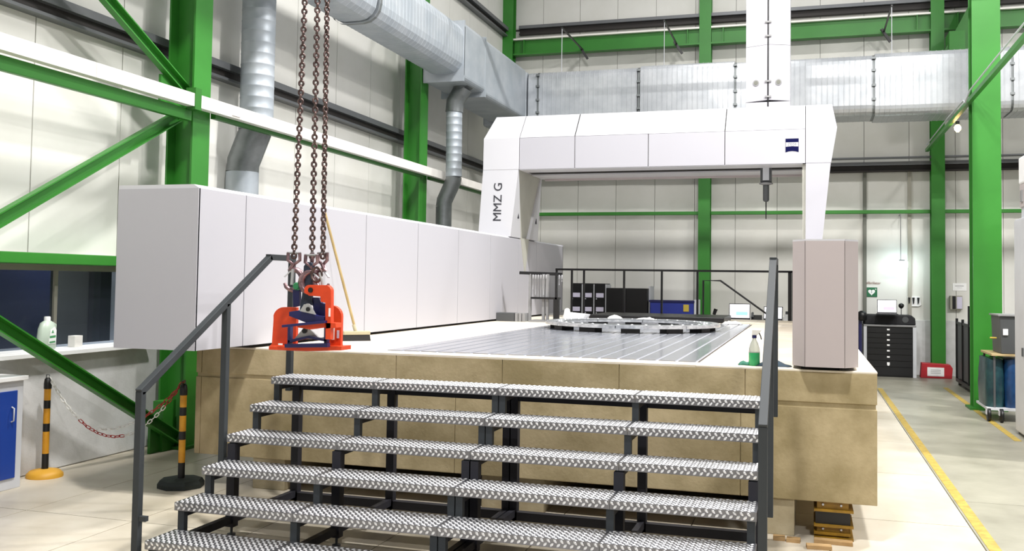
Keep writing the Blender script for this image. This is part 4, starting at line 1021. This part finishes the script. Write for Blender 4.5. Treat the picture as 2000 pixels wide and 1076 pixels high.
MB().box(1.66, 1.92, YB-.35, YB-.27, 2.14, 2.27).build('housing', 'sign_glow', t, bevel=.02)
MB().prism([(1.80, 2.25), (1.84, 2.25), (1.85, 2.2), (1.9, 2.16), (1.82, 2.17)], 'y', YB-.356, YB-.35).build('arrow_symbol', 'sign_cyan', t)
MB().box(1.76, 1.86, YB-.35, YB-.27, 2.27, 2.30).build('mount', 'grey_dark', t)
MB().tube([(1.79, YB-.31, 2.3), (1.79, YB-.31, 3.2)], .008, 6).build('suspension_rod', 'grey_mid', t)
MB().bar((1.79, YB-.31, 3.2), (1.79, YB, 3.2), .02).build('suspension_arm', 'grey_mid', t)
l = D.lights.new('exit_light_glow', 'POINT'); l.energy = 6; l.shadow_soft_size = .12; l.color = (.85, 1, 1); o = D.objects.new('exit_light_glow', l); COL.objects.link(o); o.location = (1.79, YB-.55, 2.2)
for (xx, lab) in ((1.13, 'vertical grey conduit on the back wall right of the gantry leg'), (1.98, 'vertical brown conduit on the back wall left of the right columns')):
    o = MB().box(xx-.035, xx+.035, YB-.05, YB, 1.1, 4.1).build('wall_conduit', 'office_grey' if xx < 1.5 else 'frame_beige'); tag(o, lab, 'conduit', 'conduits on the back wall')
o = MB().tube([(-6.2, YB-.2, 4.36), (8, YB-.2, 4.36)], .025, 8).build('wall_pipe', 'rail_steel'); tag(o, 'thin grey pipe running above the back wall rail', 'pipe')

# right: roll cage, waste cart, bin, cabinets
t = thing('roll_cage', 'dark roll cage with grey panels left of the large right column', 'trolley', loc=(2.84, 17.9, 0))
MB().box(-.24, .3, -1.05, 1.05, .06, .12).build('base_frame', 'black', t)
for yy in (-.95, .95):
    for xx in (-.18, .24): MB().lathe((xx, yy, 0), [(.03, 0), (.03, .06)], 8).build('wheel', 'black', t)
for yy in (-1.03, -.35, .35, 1.03):
    MB().box(-.24, -.2, yy-.02, yy+.02, .1, 1.45 if abs(yy) < .9 and yy < 0 else 1.2).build('post', 'black', t)
for yy in (-1.0, -.33, .37): MB().box(-.215, -.2, yy, yy+.64, .14, 1.12).build('side_panel', 'grey_dark', t)
MB().box(-.23, -.2, -1.03, 1.03, 1.1, 1.14).build('top_bar', 'black', t)
MB().box(-.2, .28, -1.0, 1.0, .14, 1.08).build('load', 'grey_dark', t)
MB().box(.28, .3, -1.03, 1.03, .1, 1.12).build('side_panel', 'grey_mid', t)
t = thing('waste_cart', 'wheeled cart carrying a blue waste bag beside the large right column', 'cart', loc=(2.5, 14.3, 0))
MB().box(-.22, .4, -.45, .4, .15, .18).build('deck', 'grey_light', t)
for (xx, yy) in ((-.2, -.42), (-.06, -.5), (.3, -.4)):
    MB().lathe((xx-.02, yy, .09), [(.02, 0), (.088, .004), (.088, .04), (.02, .044)], 16, 'x').build('wheel', 'black', t)
    MB().box(xx-.03, xx+.03, yy-.02, yy+.05, .09, .15).build('fork', 'grey_light', t)
def bag(x0, x1, y0, y1, z0, z1, seed):
    rnd = random.Random(seed); n = 20; L = []
    for k in range(9):
        tt = k/8; z = z0+(z1-z0)*tt; w = .86+.14*math.sin(PI*tt*.8+.5)
        L.append([((x0+x1)/2+(p[0])*w*(.97+.06*rnd.random()), (y0+y1)/2+p[1]*w*(.97+.06*rnd.random()), z+(.03*rnd.random() if k == 8 else 0)) for p in rrect(x1-x0, y1-y0, .1, 4)])
    n = len(L[0]); vs = [v for q in L for v in q]
    return MB().add(vs, [(i*n+j, i*n+(j+1) % n, (i+1)*n+(j+1) % n, (i+1)*n+j) for i in range(8) for j in range(n)], True).add(L[-1], [tuple(range(n))]).add(L[0], [tuple(range(n))[::-1]])
bag(.0, .4, -.4, .38, .16, .80, 2).build('waste_bag', 'bag_blue', t)
bag(-.22, .02, -.38, .34, .17, .80, 5).build('waste_bag', 'bag_green', t, label='dark green half of the waste bag')
MB().box(-.16, .5, -.42, .4, .86, .89).build('shelf', 'wood_shelf', t, bevel=.004)
for (xx, yy) in ((-.12, -.38), (-.12, .36), (.42, .36)): MB().box(xx-.012, xx+.012, yy-.012, yy+.012, .16, .86).build('frame_post', 'grey_dark', t)
t = thing('grey_bin', 'dark grey box with a white label on the wooden shelf of the cart', 'box', loc=(2.64, 14.0, .89))
MB().hexa([(-.18, -.1, 0), (.2, -.1, 0), (.2, .5, 0), (-.18, .5, 0), (-.2, -.12, .5), (.2, -.12, .5), (.2, .5, .5), (-.2, .5, .5)]).build('body', 'grey_dark', t, bevel=.01)
MB().box(-.22, .22, -.14, .52, .5, .52).build('lid', 'grey_mid', t)
MB().box(-.16, -.1, -.125, -.112, .25, .33).build('sticker', 'paper', t)
MB().tube([(-.2, .1, .2), (-.28, .1, .2)], .012, 8).build('brass_tap', 'lock_yellow', t, label='brass tap')
t = thing('steel_locker', 'tall pale grey cabinet cut off by the right edge', 'cabinet', loc=(2.445, 12.9, 0))
MB().box(0, .8, -2.2, 0, .03, 2.6).build('body', 'grey_light', t, bevel=.006)
MB().box(.02, .8, -2.2, -.02, 0, .03).build('plinth', 'grey_dark', t)
d = MB().box(-.012, 0, -2.18, -.02, .05, 2.58).build('door', 'grey_light', t)
MB().box(-.03, -.012, -.5, -.47, .96, 1.06).build('handle', 'grey_dark', d)
t = thing('extractor_unit', 'white unit standing on top of the tall pale cabinet', 'machine unit', loc=(2.5, 12.5, 2.6))
MB().box(0, .6, -.5, .3, .0, .14).build('foot', 'grey_light', t)
MB().box(-.02, .6, -.5, .3, .14, .42).build('lower_box', 'machine_warm', t, bevel=.01)
MB().box(-.03, .6, -.5, .3, .42, .75).build('upper_box', 'white', t, bevel=.02)
MB().box(-.035, -.02, .1, .2, .2, .34).build('latch', 'grey_mid', t)
